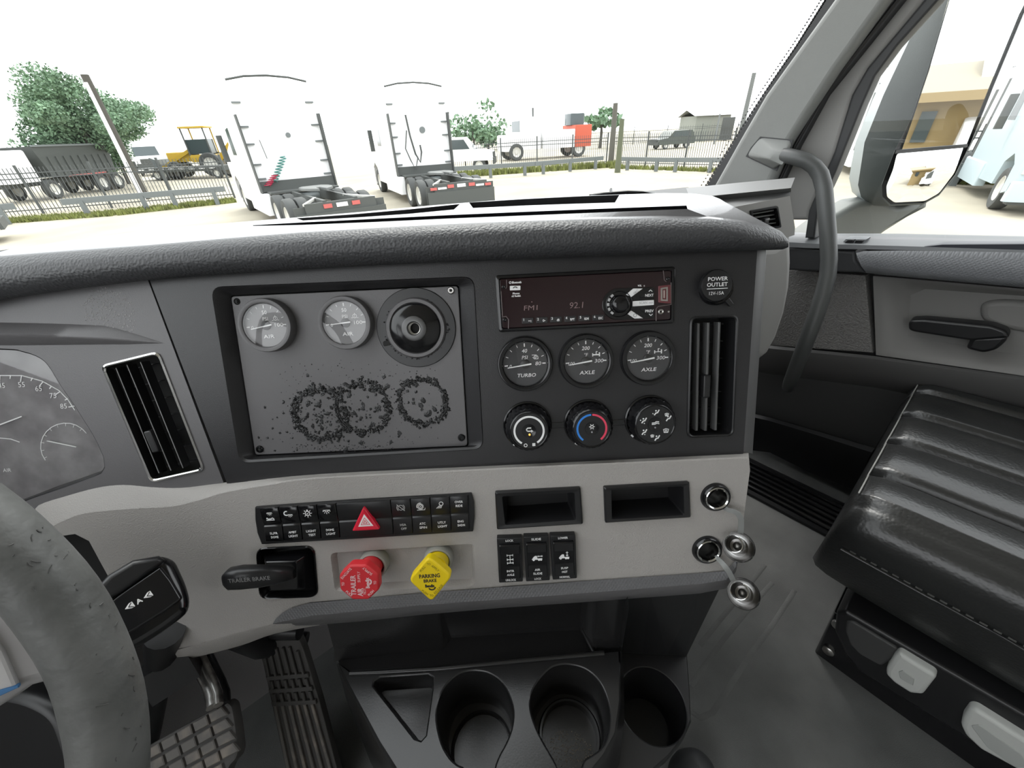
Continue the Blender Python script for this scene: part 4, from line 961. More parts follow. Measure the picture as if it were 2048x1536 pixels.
# ------------------------------------------------------------------ cab shell (the setting)
def struct(name, mb, m, smooth=0, parent=None):
    o = mb.build(name, m, parent, smooth)
    if parent is None: o['kind'] = 'structure'
    return o
struct('floor', MB().box((0.05, -.13, -.02), (2.40, 2.42, .04)), M['floor'])
struct('wall_front', MB().box((0, 1.02, .29), (2.26, .04, .62)), M['doordark'])       # firewall below the windscreen
m_ = MB(); m_.add([(-1.1, .55, -.0), (1.2, .55, -.0), (1.2, .98, .50), (-1.1, .98, .50)], [[0, 1, 2, 3]]); struct('toe_board', m_, M['footwell_lit'])
struct('ceiling', MB().box((0, -.46, 1.72), (2.34, 1.76, .04)), M['headliner'])
struct('wall_back', MB().box((0, -1.32, .85), (2.26, .04, 1.8)), M['headliner'])
m_ = MB().box((-1.13, -.13, .37), (.04, 2.36, .80)).box((-1.13, -1.15, 1.22), (.04, .3, 1.0)).box((-1.13, -.1, 1.66), (.04, 1.0, .12))
struct('wall_left', m_, M['doorgrey'])
m_ = MB().box((1.17, -.98, .85), (.04, .72, 1.8)).box((1.22, -.13, .30), (.04, 2.36, .62)).box((1.17, -.2, 1.64), (.04, .9, .16))
struct('wall_right', m_, M['doordark'])

# ------------------------------------------------------------------ windscreen and passenger pillar
base = [V((-1.25 + 2.23 * i / 20, .80 - .27 * abs((-1.25 + 2.23 * i / 20)) ** 2.2, .735)) for i in range(21)]
wb_ = lambda x: V((x, .80 - .27 * abs(x) ** 2.2, .735))
cw = [V((-1.3, far[0].y, .70))] + [p - UPZ * .012 for p in far if p.x < .95] + [V((1.02, .42, .70))]
struct('cowl_light_block', MB().loft([[tuple(p) for p in cw], [tuple(wb_(min(.98, max(-1.2, p.x))) - UPZ * .004) for p in cw], [tuple(wb_(min(.98, max(-1.2, p.x))) + V((0, .25, -.2))) for p in cw]], closed=False), M['doordark'])  # unseen cowl added to keep windscreen light out of the footwell
m_ = MB().loft([[tuple(p) for p in base], [tuple(p + V((0, -.06, .25))) for p in base], [tuple(p + V((-.01, -.20, .55))) for p in base], [tuple(p + V((-.02, -.42, .92))) for p in base]], closed=False)
ws = struct('window_1', m_, M['glass'], 60); ws['label'] = 'windscreen'
PL = DR.off(DX - 1.04)
def pz(fr, pts, w_): return [(*fr.hit(x, y, w_), w_) for x, y in pts]
PIL = [(2950, -1800), (1666, 0), (1600, 92), (1530, 190), (1478, 280), (1419, 386), (1412, 402), (1540, 402), (1536, 377), (1577, 285), (1618, 221), (1672, 139), (1773, 0), (2877, -1500)]
pp = [PL.hit(x, y) for x, y in PIL]
pil = Thing('pillar_trim', 'light grey moulded windscreen pillar cover on the passenger side', 'pillar trim', PL, (1560, 230), 0)
pil.part('cover', MB().prism(pil.P(PIL), -.05, 0, .011, 4), M['pillar'], smooth=45)
SEAL = [(1773, 0), (1672, 139), (1618, 221), (1577, 285), (1536, 377), (1530, 420), (1553, 420), (1558, 377), (1596, 294), (1653, 190), (1757, 60), (1811, -8), (2939, -1472), (2877, -1500)]
m_ = MB().prism(pil.P(SEAL, -.035), -.07, -.035, .003); pil.part('seal_band', m_, M['seal'])
for k, c_ in ((.32, M['frame']), (.68, M['black'])):
    a = [(1773, 0), (1672, 139), (1618, 221), (1577, 285), (1538, 377)]; b = [(1811, -8), (1757, 60), (1653, 190), (1596, 294), (1558, 377)]
    pts = [(*pil.L(x1 + (x2 - x1) * k, y1 + (y2 - y1) * k, -.034), -.034) for (x1, y1), (x2, y2) in zip(a, [(1811, -8), (1715, 110), (1653, 190), (1596, 294), (1558, 377)])]
    pil.part('seal_bead', MB().tube(pts, .0032, 8), c_, label='thin bead along the seal')
DF = DR.off(DX - 1.10)
dfr = Thing('door_frame', 'grey painted front edge of the passenger door window', 'door frame', DF, (1660, 260), 0)
DFP = [(2939, -1472), (1811, -8), (1757, 60), (1653, 190), (1596, 294), (1558, 377), (1553, 440), (1622, 440), (1622, 421), (1673, 304), (1708, 190), (1739, 136), (1853, 0), (2897, -1200)]
dfr.part('painted_frame', MB().prism(dfr.P(DFP), -.03, .004, .008, 3), M['frame'], smooth=45)
GAS = [(3181, -1440), (1849, 0), (1735, 136), (1704, 190), (1669, 304), (1618, 421), (1610, 476), (1630, 476), (1637, 421), (1672, 345), (1726, 209), (1751, 152), (1795, 92), (1878, 0), (3162, -1320)]
dfr.part('window_gasket', MB().prism(dfr.P(GAS, .004), -.03, .006, .004, 3), M['seal'], smooth=45)
m_ = MB().tri([dfr.P([(1621, 470), (1630, 421), (1665, 345), (1718, 209), (1745, 152), (1788, 92), (1872, 0), (1980, -110), (2200, -300), (3800, -300), (3800, 520)], -.012)], -.012)
gl_ = m_.xf(DF.mat(DF.pt(dfr.ox, dfr.oy, 0))); struct('window_2', gl_, M['glass'])
FRO = [(3047, -1800), (1643, 0), (1587, 89), (1527, 177), (1479, 250), (1400, 377), (1388, 398)]
FRI = [(2950, -1800), (1666, 0), (1600, 92), (1530, 190), (1478, 280), (1419, 386), (1412, 402)]
fri = [(x + 30, y + 6) for x, y in FRI]
frt = Thing('windscreen_border', 'black dotted border band along the windscreen edge', 'window border', PL, (1500, 230), -.04)
frt.part('band', MB().prism(frt.P([(x + 9, y + 2) for x, y in FRO] + fri[::-1]), -.002, 0), M['seal'])
m_ = MB(); n = 0
for a, b in zip(FRO[:-1], FRO[1:]):
    L = math.hypot(b[0] - a[0], b[1] - a[1]) if a[1] > -500 else 0; k = max(1, int(L / 7.5))
    for i in range(k):
        p = lerp2(a, b, i / k)
        for e, rr in ((7.5, .0027), (3.0, .0022), (-1.5, .0016)):
            m_.prism(circ(*frt.L(p[0] + e + (3.5 if e == 3.0 else 0), p[1] + (0 if e != 3.0 else 3)), rr, 6), -.002, -.0005, bottom=False)
frt.part('border_dots', m_, M['seal'], smooth=0, kind='stuff')

# ------------------------------------------------------------------ passenger grab handle
gh = Thing('grab_handle', 'long dark grey grab handle curving down beside the passenger door', 'grab handle', PL, (1545, 308), 0)
mp = [(1494, 312), (1503, 296), (1521, 275), (1584, 281), (1581, 300), (1562, 322), (1553, 340)]
gh.part('mount_seam', MB().prism(inset(ccw(gh.P(mp)), -.0016), -.002, .0012), M['seal'])
m_ = MB(); q = rnd(gh.P(mp), .008, 3); qe = gh.W(at_t(1566, 314, .815)); qc = (qe[0], qe[1])
mv = lambda k, sh_, z: [(x + (qc[0] - cq[0]) * sh_ + (cq[0] - x) * (1 - k), y + (qc[1] - cq[1]) * sh_ + (cq[1] - y) * (1 - k), z) for x, y in q]
cq = (sum(p[0] for p in q) / len(q), sum(p[1] for p in q) / len(q))
m_.loft([mv(1, 0, 0), mv(.97, .02, .003), mv(.86, .15, .008), mv(.68, .42, .015), mv(.50, .75, .023), mv(.40, 1.0, .029)], True, False, True)
gh.part('mount', m_, M['pillar'], smooth=70)
path = [(1552, 308, .835), (1572, 311, .805), (1594, 316, .79), (1613, 322, .783), (1629, 333, .78), (1641, 350, .78), (1648, 375, .78), (1652, 420, .782), (1656, 470, .785), (1658, 520, .79), (1655, 553, .795), (1647, 585, .80), (1634, 625, .81), (1618, 668, .825), (1604, 705, .845), (1590, 740, .88), (1580, 765, .93), (1576, 775, 1.0)]
gh.part('grip', MB().tube([gh.W(at_t(*p)) for p in path], [.0135] * 5 + [.0142] * 6 + [.0145] * 4 + [.0142, .0138, .013], 16), mat('dark_grey_handle', (.065, .068, .067), .45, bump=('noise', 700, .2, .0005)), smooth=70)
gh.part('collar', MB().tube([gh.W(at_t(*p)) for p in [(1556, 309, .832), (1562, 310, .822)]], .0175, 18), M['seal'], smooth=70)

# ------------------------------------------------------------------ dash corner on the passenger side
zc_ = .765
A_, B_ = at_z(1432, 421, zc_), at_z(1580, 393, zc_)
EF = Fr(A_, V((B_.x - A_.x, B_.y - A_.y, 0)), UPZ)
dc = Thing('dash_corner', 'grey corner of the dashboard below the passenger pillar', 'dashboard corner', EF, (1510, 440), 0)
top = [dc.W(at_z(x, y, zc_ + .012)) for x, y in [(1380, 396), (1480, 386), (1582, 376)]]; mid_ = [dc.W(at_z(x, y, zc_ + .004)) for x, y in [(1384, 403), (1480, 396), (1582, 383)]]; bot = [dc.W(p) for p in (A_, A_.lerp(B_, .5), B_)]
far_ = [dc.W(at_z(x, y - 12, zc_ + .01)) for x, y in [(1372, 388), (1480, 377), (1590, 367)]]
dc.part('top_band', MB().loft([far_, top, mid_, bot], closed=False, flip=True), mat('dash_wing_grey', (.14, .14, .14), .5, bump=('noise', 900, .2, .0005)), smooth=60)
pn = [(1428, 422), (1580, 392), (1590, 455), (1589, 470), (1560, 480), (1500, 500), (1440, 500)]
VQ = [(1499, 422), (1553, 412), (1560, 454), (1508, 460)]
vq = rnd(inset(ccw(dc.P(VQ)), .0), .004, 3)
dc.part('corner_face', MB().plate(dc.P(pn), [vq], 0, -.03), M['doorgrey'])
cv = Thing('air_vent', 'small black side vent in the grey dash corner by the pillar', 'air vent', EF, (1530, 437), 0)
q4 = rnd(cv.P(VQ), .004, 3); m_ = MB().loft([[(x, y, -.001) for x, y in rnd(inset(ccw(cv.P(VQ)), -.001), .004, 3)], [(x, y, .002) for x, y in rnd(inset(ccw(cv.P(VQ)), -.0005), .004, 3)], [(x, y, .002) for x, y in rnd(inset(ccw(cv.P(VQ)), .002), .004, 3)], [(x, y, -.028) for x, y in rnd(inset(ccw(cv.P(VQ)), .003), .004, 3)]]); m_.tri([rnd(inset(ccw(cv.P(VQ)), .003), .004, 3)], -.028)
cv.part('vent_frame', m_, M['gblack'])
vp = cv.P(VQ)
for t in (.2, .4, .6, .8):
    a, b = quad_at(vp, .08, t), quad_at(vp, .93, t); m_ = MB(); vane_bar(m_, a, b, .0022, .010, -.002); cv.part('vane', m_, M['vane'])
cv.part('thumb_tab', MB().prism(rect(*quad_at(vp, .5, .62), .012, .008), -.006, .002, .002), M['black'])
m_ = MB().prism(dc.P([(1500, 482), (1560, 478), (1591, 461), (1592, 520), (1588, 570), (1578, 620), (1560, 672), (1538, 712), (1515, 730), (1480, 700), (1480, 500)], .0), -.06, 0, .022, 5); dc.part('rounded_end', m_, M['doorgrey'], smooth=60)

# ------------------------------------------------------------------ passenger door
dr = Thing('passenger_door', 'grey and black inner trim of the passenger door', 'door', DR, (1850, 640), 0)
W_ = lambda pts, w_: [(*dr.L(x, y, w_), w_) for x, y in pts]
m_ = MB().prism(dr.P([(1480, 480), (3200, 500), (3200, 1500), (1480, 925)], -.035), -.05, -.035); dr.part('door_skin', m_, M['doordark'])
r0 = [(1570, 466), (1640, 469), (1800, 469), (2048, 474), (2700, 486)]; r1 = [(1570, 484), (1640, 488), (1800, 492), (2048, 500), (2700, 516)]; r2 = [(1570, 494), (1640, 497), (1800, 500), (2048, 507), (2700, 524)]
m_ = MB().loft([W_([(x, y - 2) for x, y in r0], -.04), W_(r0, -.005), W_(r1, .05), W_(r2, .052)], closed=False, flip=True); dr.part('sill_ledge', m_, M['sill'], smooth=50)
m_ = MB().prism(dr.P([(1570, 494), (1711, 502), (1713, 520), (1733, 547), (1570, 541)], .046), -.03, .046, .006, 3); dr.part('front_block', m_, M['seal'], smooth=45)
sp_ = lambda q, w_: [(*quad_at(dr.P(q, w_), 0, 0), w_)]
tq = [(1838, 499), (1850, 492), (1885, 488), (2048, 487), (2700, 498), (2700, 512), (2048, 500)]
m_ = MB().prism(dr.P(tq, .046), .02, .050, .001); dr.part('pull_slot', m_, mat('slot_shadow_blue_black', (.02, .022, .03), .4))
m_ = MB().prism(dr.P([(1681, 489), (1692, 477), (1734, 478), (1720, 494)], .036), .01, .038, .002); ws_ = dr.part('window_switch_plate', m_, mat('switch_plate', (.22, .23, .24), .35))
for q in ([(1687, 488), (1696, 479), (1709, 479), (1704, 490)], [(1707, 490), (1712, 480), (1729, 480), (1719, 492)]):
    dr.part('window_switch', MB().prism(dr.P(q, .041), .03, .042, .0015), M['black'], ws_)
b0 = [(1712, 506), (1728, 502), (1800, 501), (2048, 505), (2700, 520)]; b1 = [(1714, 512), (1730, 509), (1800, 511), (2048, 517), (2700, 535)]; b2 = [(1722, 532), (1740, 534), (1800, 541), (2048, 562), (2700, 615)]; b3 = [(1733, 546), (1750, 548), (1800, 553), (2048, 575), (2700, 632)]
m_ = MB().loft([W_(b0, .045), W_(b0, .056), W_(b1, .062), W_(b2, .062), W_(b3, .05), W_(b3, -.01)], closed=False, flip=True); dr.part('armrest_band', m_, mat('blue_grey_woven_band', (.17, .175, .185), .42, bump=('diamond', 95, .5, .0009)), smooth=50)
# speaker grille with honeycomb
spq = [(1530, 536), (1731, 551), (1746, 706), (1520, 690)]
sg = dr.part('speaker_grille', MB().prism(dr.P(spq, .0), -.03, .0, .003), mat('perforated_grille', (.18, .175, .168), .6, bump=('vor', 330, 1.0, .002)))
cc = dr.L(1655, 626); m_ = MB(); hr = .019
for i in range(-4, 5):
    for j in range(-4, 5):
        hx, hy = cc[0] + (i + (j % 2) * .5) * hr * sqrt(3), cc[1] + j * 1.5 * hr
        if math.hypot(hx - cc[0], hy - cc[1]) > .058: continue
        pts = [(hx + hr*cos(R(90 + 60*k)), hy + hr*sin(R(90 + 60*k))) for k in range(4)]
        m_.stroke(pts, .0022, 0, .0012)
dr.part('honeycomb_ribs', m_, mat('grille_rib', (.20, .195, .19), .6), sg, 0)
pk = [(1746, 552), (1800, 556), (2048, 578), (2700, 636), (2700, 850), (2048, 752), (1752, 710)]
pi_ = [(1795, 570), (1830, 566), (2048, 585), (2690, 645), (2690, 825), (2048, 735), (1790, 697)]
pw = [(1822, 590), (1850, 578), (2048, 592), (2680, 650), (2680, 800), (2048, 712), (1815, 672)]
m_ = MB().loft([[(x, y, -.02) for x, y in ccw(dr.P(pk, .004))], [(x, y, .004) for x, y in ccw(dr.P(pk, .004))], [(x, y, .004) for x, y in ccw(dr.P([(x * .86 + a * .14, y * .86 + b * .14) for (x, y), (a, b) in zip(pk, pi_)], .004))], [(x, y, -.008) for x, y in ccw(dr.P(pi_, -.008))], [(x, y, -.024) for x, y in ccw(dr.P(pw, -.024))]])
m_.tri([dr.P(pw, -.024)], -.024); dr.part('door_pocket', m_, mat('door_pocket_grey', (.19, .185, .178), .6, bump=('noise', 800, .2, .0006)), smooth=60)
bo = rnd(dr.P([(1962, 605), (2000, 598), (2300, 618), (2300, 690), (2030, 662), (1960, 640)], -.02), .02, 4)
dr.part('pocket_bulge', MB().prism(bo, -.026, -.012, .010, 4), bpy.data.materials['door_pocket_grey'], smooth=60)
sh = dr.ow
lv = dr.part('release_lever', MB().prism(rnd(dr.P([(1816, 647), (1822, 640), (1850, 639), (1985, 652), (2013, 662), (2019, 676), (1990, 678), (1940, 682), (1826, 664), (1817, 660)], .026), .004, 3), -.002, .026, .005, 3), M['black'], smooth=45, label='black door release lever')
dr.part('lever_pivot', MB().prism(rnd(dr.P([(1942, 676), (2017, 672), (2012, 684), (1992, 701), (1966, 707), (1931, 698)], .021), .006, 3), -.026, .021, .006, 3), M['black'], lv, 45)
u0 = [(1500, 688), (1540, 691), (1750, 712), (2048, 753), (2700, 850)]; u1 = [(1500, 694), (1540, 697), (1750, 718), (2048, 760), (2700, 858)]; u2 = [(1500, 722), (1540, 728), (1750, 752), (2048, 806), (2700, 925)]; u3 = [(1500, 740), (1540, 748), (1750, 775), (2048, 835), (2700, 960)]
m_ = MB().loft([W_(u0, -.02), W_(u0, .012), W_(u1, .020), W_(u2, .018), W_(u3, -.034)], closed=False, flip=True); dr.part('lower_rail', m_, mat('door_lower_grey', (.075, .073, .072), .6, bump=('noise', 800, .2, .0006)), smooth=50)
l0 = [(1500, 826), (1540, 835), (1620, 858), (1790, 908), (2050, 990)]; l1 = [(1500, 833), (1540, 842), (1620, 866), (1785, 918), (2050, 1000)]; l2 = [(1500, 900), (1540, 905), (1620, 945), (1785, 1010), (2050, 1120)]
m_ = MB().loft([W_(l0, -.034), W_(l0, .0), W_(l1, .012), W_(l2, .0)], closed=False, flip=True); dr.part('map_pocket', m_, M['black'], smooth=50)
sp2 = Thing('sill_plate', 'ribbed black step plate along the passenger door sill', 'sill plate', up_frame(V((0, 0, .004))), (1600, 975), 0)
a0, a1 = at_z(1497, 924, .012), at_z(1760, 1052, .012); dv = (a1 - a0).normalized(); pv = V((-dv.y, dv.x, 0)); pv = pv if pv.x < 0 else -pv
m_ = MB().bar(sp2.W(a0 + pv * .045 - dv * .1 - UPZ * .008), sp2.W(a1 + pv * .045 + dv * .2 - UPZ * .008), .14, .008); sp2.part('plate', m_, M['black'])
for k in range(6):
    e = pv * (.0 + .019 * k); m_ = MB().tube([sp2.W(a0 + e - dv * .1), sp2.W(a1 + e + dv * .2)], .0045, 8); sp2.part('rib', m_, M['gblack'])

# ------------------------------------------------------------------ floor mat creases, dark boot at the bottom edge
fm = Thing('floor_mat_ridges', 'raised curving ridges moulded in the grey floor mat', 'floor mat', up_frame(V((0, 0, 0))), (1440, 1330), 0)
for pts in ([(1378, 1420), (1400, 1436), (1425, 1425), (1455, 1380), (1500, 1310), (1545, 1250), (1590, 1180)], [(1382, 1372), (1410, 1330), (1450, 1275), (1500, 1215), (1545, 1165)], [(1400, 1290), (1440, 1240), (1490, 1180), (1530, 1130)]):
    P3 = [fm.W(at_z(x, y, 0)) for x, y in pts]; fm.part('ridge', MB().tube([(p[0], p[1], -.0102) for p in P3], .0115, 10, True), M['floor'], smooth=80)
bt = Thing('floor_boot', 'dark rounded rubber boot on the floor at the bottom edge', 'floor boot', up_frame(V((0, 0, 0))), (1382, 1560), 0)
bt.part('boot', MB().lathe([(.034, 0), (.033, .02), (.027, .045), (.015, .06), (.0001, .063)], n=28), M['seal'], smooth=70)

# ------------------------------------------------------------------ centre console with cup holders
ck = Thing('centre_console', 'moulded black console with cup holders below the dash', 'console', KZ, (950, 1430), 0)
C = lambda pts, z: [ck.L(x, y, z) for x, y in pts]
DECK = [(672, 1313), (690, 1352), (760, 1482), (800, 1545), (850, 1625), (1150, 1625), (1180, 1540), (1206, 1508), (1229, 1465), (1238, 1400), (1237, 1303)]
BACK = [(1200, 1312), (1050, 1322), (900, 1337), (760, 1347), (715, 1350)]
deck_o = C([(680, 1330), (690, 1352), (760, 1482), (800, 1545), (850, 1625), (1150, 1625), (1180, 1540), (1206, 1508), (1229, 1465), (1238, 1400), (1237, 1303), (1208, 1306), (1050, 1320), (880, 1337), (760, 1344), (700, 1346)], 0)
H1 = [(950, 1342), (975, 1346), (1000, 1362), (1017, 1388), (1026, 1422), (1022, 1458), (1010, 1488), (998, 1510), (988, 1540), (984, 1600), (928, 1600), (930, 1540), (915, 1528), (900, 1514), (884, 1485), (874, 1440), (877, 1405), (890, 1374), (912, 1352), (930, 1344)]
H2 = [(1132, 1329), (1160, 1334), (1184, 1348), (1204, 1374), (1216, 1408), (1219, 1440), (1213, 1475), (1200, 1497), (1182, 1510), (1167, 1521), (1162, 1545), (1160, 1600), (1120, 1600), (1116, 1540), (1104, 1512), (1090, 1488), (1073, 1455), (1062, 1420), (1062, 1392), (1077, 1362), (1100, 1338), (1116, 1331)]
TP = [(748, 1362), (760, 1355), (856, 1349), (866, 1356), (864, 1380), (851, 1470), (842, 1480), (830, 1476), (790, 1425), (747, 1371)]
H1, H2 = spl(H1 + H1[:1], 3)[:-1], spl(H2 + H2[:1], 3)[:-1]
h1, h2, tp = ccw(C(H1, 0)), ccw(C(H2, 0)), ccw(C(TP, 0))
def soft(p): return inset(p, -.0022)
m_ = MB().plate(deck_o, [soft(h1), soft(h2), soft(tp)], 0)
o_ = ccw(deck_o); m_.loft([[(x, y, -.26) for x, y in inset(o_, -.03)], [(x, y, -.05) for x, y in inset(o_, -.012)], [(x, y, -.012) for x, y in inset(o_, -.004)], [(x, y, -.004) for x, y in inset(o_, -.0025)], [(x, y, 0) for x, y in o_]])
ck.part('deck', m_, M['console'], smooth=50)
def well(name, p, depth, taper, n_=0):
    m_ = MB(); m_.loft([[(x, y, 0) for x, y in soft(p)], [(x, y, -.0007) for x, y in inset(p, -.0007)], [(x, y, -.0025) for x, y in p], [(x, y, -depth) for x, y in inset(p, taper)]]); m_.tri([inset(p, taper)], -depth)
    return ck.part(name, m_, M['console'], smooth=45)
w1 = well('cup_well', h1, .095, .003); w2 = well('cup_well', h2, .085, .003); well('coin_pocket', tp, .030, .004)
c1, c2 = ck.L(950, 1432), ck.L(1140, 1414)
ck.part('well_step', MB().lathe([(.041, -.0845), (.041, -.074), (.039, -.072), (.0365, -.072), (.0355, -.0845)], (c2[0] + .001, c2[1] - .006), 40), M['console'], w2, smooth=40)
ck.part('well_step', MB().lathe([(.041, -.0945), (.041, -.089), (.038, -.088), (.037, -.0945)], (c1[0] + .001, c1[1] - .006), 40), M['console'], w1, smooth=40)
random.seed(5); m_ = MB()
for i in range(420):
    a = random.random() * 6.28; q = .034 * sqrt(random.random()); x, y = c2[0] - .004 + q*cos(a), c2[1] - .022 + q*sin(a)*.7
    s_ = random.uniform(.0003, .0008); m_.prism([(x + s_*cos(i + 2.1*k), y + s_*sin(i + 2.1*k)) for k in range(3)], -.0845, -.0838, bottom=False)
ck.part('grit', m_, mat('sandy_grit', (.30, .25, .18), .8), w2, 0, kind='stuff')
# sunk shelf, back block at the left, post at the right, niche wall
zs = -.010
bb = [(680, 1330), (672, 1311), (886, 1290), (905, 1272), (1160, 1256), (1165, 1262), (1236, 1290), (1237, 1303), (1208, 1306), (1050, 1320), (880, 1337), (760, 1344), (700, 1346)]
ck.part('shelf', MB().tri([C(bb, zs)], zs), M['console'], smooth=0)
lipa = [(700, 1346), (760, 1344), (880, 1337), (1050, 1320), (1208, 1306)]
m_ = MB().tube([(*ck.L(x, y, .001), .0005) for x, y in lipa], .0035, 10); ck.part('deck_lip', m_, M['console'], smooth=70)
def wallup(pts, z0, z1, lean=0.0, thick=None):
    lo = [(*ck.L(x, y, z0), z0) for x, y in pts]
    return lo, [(x, y + lean, z1) for x, y, z in lo]
def block(name, pts, z1, lean=.0, bevel=.006):
    lo, hi = wallup(pts, zs, z1, lean); lo2 = [(x, y - bevel * .4, z + bevel) for x, y, z in lo]; lo0 = [(x, y - bevel, z) for x, y, z in lo]
    return ck.part(name, MB().loft([lo0, lo2, [(x, y + .003, z + .014) for x, y, z in lo], hi], closed=False, flip=True), M['console'], smooth=60)
block('back_block', [(672, 1313), (690, 1310), (780, 1300), (884, 1290), (889, 1288), (905, 1265)], .115, .03)
block('niche_wall', [(880, 1275), (905, 1273), (1030, 1264), (1162, 1257), (1175, 1258)], .105, .015, .002)
block('right_post', [(1160, 1257), (1184, 1300), (1190, 1302), (1237, 1297), (1240, 1330)], .115, .01, .003)
m_ = MB().tube([(*ck.L(x, y, -.004), -.004) for x, y in ((1166, 1262), (1186, 1302), (1196, 1318))], .003, 8); ck.part('post_bead', m_, M['console'], smooth=70)
# lower outer cup holder on the right
zr = -.08
DK2 = [(1239, 1300), (1300, 1300), (1372, 1308), (1377, 1370), (1380, 1440), (1366, 1472), (1335, 1510), (1295, 1545), (1240, 1600), (1150, 1640), (1180, 1540), (1225, 1470)]
d2 = ccw(C(DK2, zr)); c3 = ck.L(1304, 1408, zr); r3 = .0445; h3 = circ(*c3, r3, 48)
m_ = MB().plate(d2, [circ(*c3, r3 + .002, 48)], zr); m_.loft([[(x, y, -.26) for x, y in inset(d2, .02)], [(x, y, zr - .02) for x, y in inset(d2, -.002)], [(x, y, zr - .004) for x, y in inset(d2, -.002)], [(x, y, zr) for x, y in d2]])
ck.part('side_deck', m_, M['black'], smooth=50)
m_ = MB().lathe([(r3 + .002, zr), (r3 + .0006, zr - .0006), (r3, zr - .003), (r3 - .002, zr - .05), (r3 - .006, zr - .054), (r3 - .009, zr - .085), (.0001, zr - .085)], c3, 48); ck.part('side_cup_well', m_, M['black'], smooth=45)
up_ = [ck.W(D.fr.pt(D.ox + a[0], D.oy + a[1], -.02)) for a in [D.L(x, y, -.02) for x, y in ((1225, 1190), (1300, 1184), (1400, 1176), (1445, 1165))]]
dn_ = [(*ck.L(x, y, zr), zr) for x, y in ((1238, 1305), (1285, 1308), (1335, 1310), (1373, 1312))]
ck.part('side_upright', MB().loft([dn_, up_], closed=False, flip=True), M['black'], smooth=0)
# side wall down to the floor at the left comes with the deck; dark filler up to the dash
lo = [ck.W(at_z(x, y, .30)) for x, y in ((600, 1262), (900, 1225), (1245, 1195))]
# ------------------------------------------------------------------ steering wheel
WA = 1.10789; WN = V((0, -sin(WA), cos(WA))); WC = V((-.35925, .24536, .64841)); WRr, WRt = .23820, .01687
WF = Fr(WC, V((1, 0, 0)), WN.cross(V((1, 0, 0))))
sw = Thing('steering_wheel', 'worn grey leather steering wheel at the lower left', 'steering wheel', WF, (0, 0), 0, px=False)
rings = []; n1, n2 = 140, 24; rng = random.Random(2)
for i in range(n1):
    a = 2*pi*i/n1; ring = []
    for j in range(n2):
        b = 2*pi*j/n2; q = WRt * (1 + .010*sin(7*a + 3*b) + .008*sin(23*a - 2*b))
        ring.append(((WRr + q*cos(b))*cos(a), (WRr + q*cos(b))*sin(a), q*sin(b)))
    rings.append(ring)
rings.append(rings[0]); sw.part('rim', MB().loft(rings), M['wheel'], smooth=80)
spk = [(150, 1180), (180, 1275), (150, 1335), (112, 1354), (96, 1359), (70, 1366), (42, 1386), (-30, 1430), (-300, 1560), (-500, 1300), (-300, 1050), (-60, 1090)]
m_ = MB().prism(sw.P(spk), -.014, .007, .008, 4); sw.part('spoke', m_, M['spoke'], smooth=60)
m_ = MB().prism(sw.P([(-200, 1250), (-20, 1260), (8, 1300), (36, 1364), (38, 1374), (0, 1392), (-60, 1425), (-220, 1500)], .008), .005, .0095, .0015); kp2 = sw.part('button_pad', m_, mat('pale_button_pad', (.45, .44, .44), .4))
m_ = MB().prism(sw.P([(-60, 1402), (0, 1381), (36, 1371), (37, 1376), (0, 1393), (-58, 1424)], .0105), .008, .0105, .0006); sw.part('blue_edge', m_, mat('blue_pad_strip', (.05, .16, .34), .4), kp2)  # thin blue strip along the lower edge of the pad
sw.part('hub', MB().lathe([(.085, -.05), (.085, .0), (.07, .02), (.0001, .028)], n=40), M['black'], smooth=60)
m_ = MB(); rng = random.Random(9)
for i in range(45):
    a = rng.uniform(-.35, .55); b = rng.uniform(.2, 1.5); q = WRt + .0001
    p = V(((WRr + q*cos(b))*cos(a), (WRr + q*cos(b))*sin(a), q*sin(b))); t = V((-sin(a), cos(a), 0)); k = V((-sin(b)*cos(a), -sin(b)*sin(a), cos(b)))
    d = t * rng.uniform(-1, 1) + k * rng.uniform(-1, 1); L = rng.uniform(.0006, .0022)
    m_.tube([p - d * L, p + d * L * .2 + k * .0004, p + d * L], .00025, 4)
sw.part('cracks', m_, mat('rim_cracks', (.06, .06, .058), .7), smooth=0, kind='stuff')
# column, with the shift stalk
cf = Fr(WC, V((1, 0, 0)), WF.v)
co = Thing('steering_column', 'black steering column shroud behind the wheel', 'steering column', WF, (0, 0), -.06, px=False)
rec = lambda w_, h_, z: [(x, y - .012, z) for x, y in rnd(rect(0, 0, w_, h_), .03, 4)]
co.part('shroud', MB().loft([rec(.10, .10, .01), rec(.135, .14, -.02), rec(.15, .16, -.12), rec(.15, .16, -.2)], True, True, True, True), M['black'], smooth=50)
m_ = MB().tube([co.W(at_t(330, 1262, .47)), co.W(at_t(322, 1330, .52)), co.W(at_t(312, 1400, .56)), co.W(at_t(296, 1500, .62))], [.020, .017, .013, .012], 14); co.part('lower_shaft', m_, M['black'], smooth=60)
m_ = MB().box(co.W(at_t(345, 1335, .52)), (.05, .04, .05)); co.part('bracket', m_, M['black'])
kn_ = Fr(at_t(20, 1480, .50), SIDE, UPZ * .8 + HEAD * .6)
m_ = MB().prism(rnd([kn_.hit(x, y) for x, y in ((-420, 1330), (-60, 1370), (60, 1392), (118, 1425), (150, 1520), (165, 1760), (-420, 1900))], .02, 4), -.06, 0, .012, 3).xf(Matrix.Translation(-co.o.matrix_world.translation) if False else co.o.matrix_world.inverted() @ kn_.mat(kn_.o)); co.part('black_lower_panel', m_, M['black'], smooth=50)  # black panel filling the area under the spoke
ctr_ = at_t(300, 1205, .385); nn = -(ray(300, 1205)).normalized(); uu = at_t(350, 1165, .385) - at_t(236, 1242, .385); uu = (uu - nn * uu.dot(nn)).normalized()
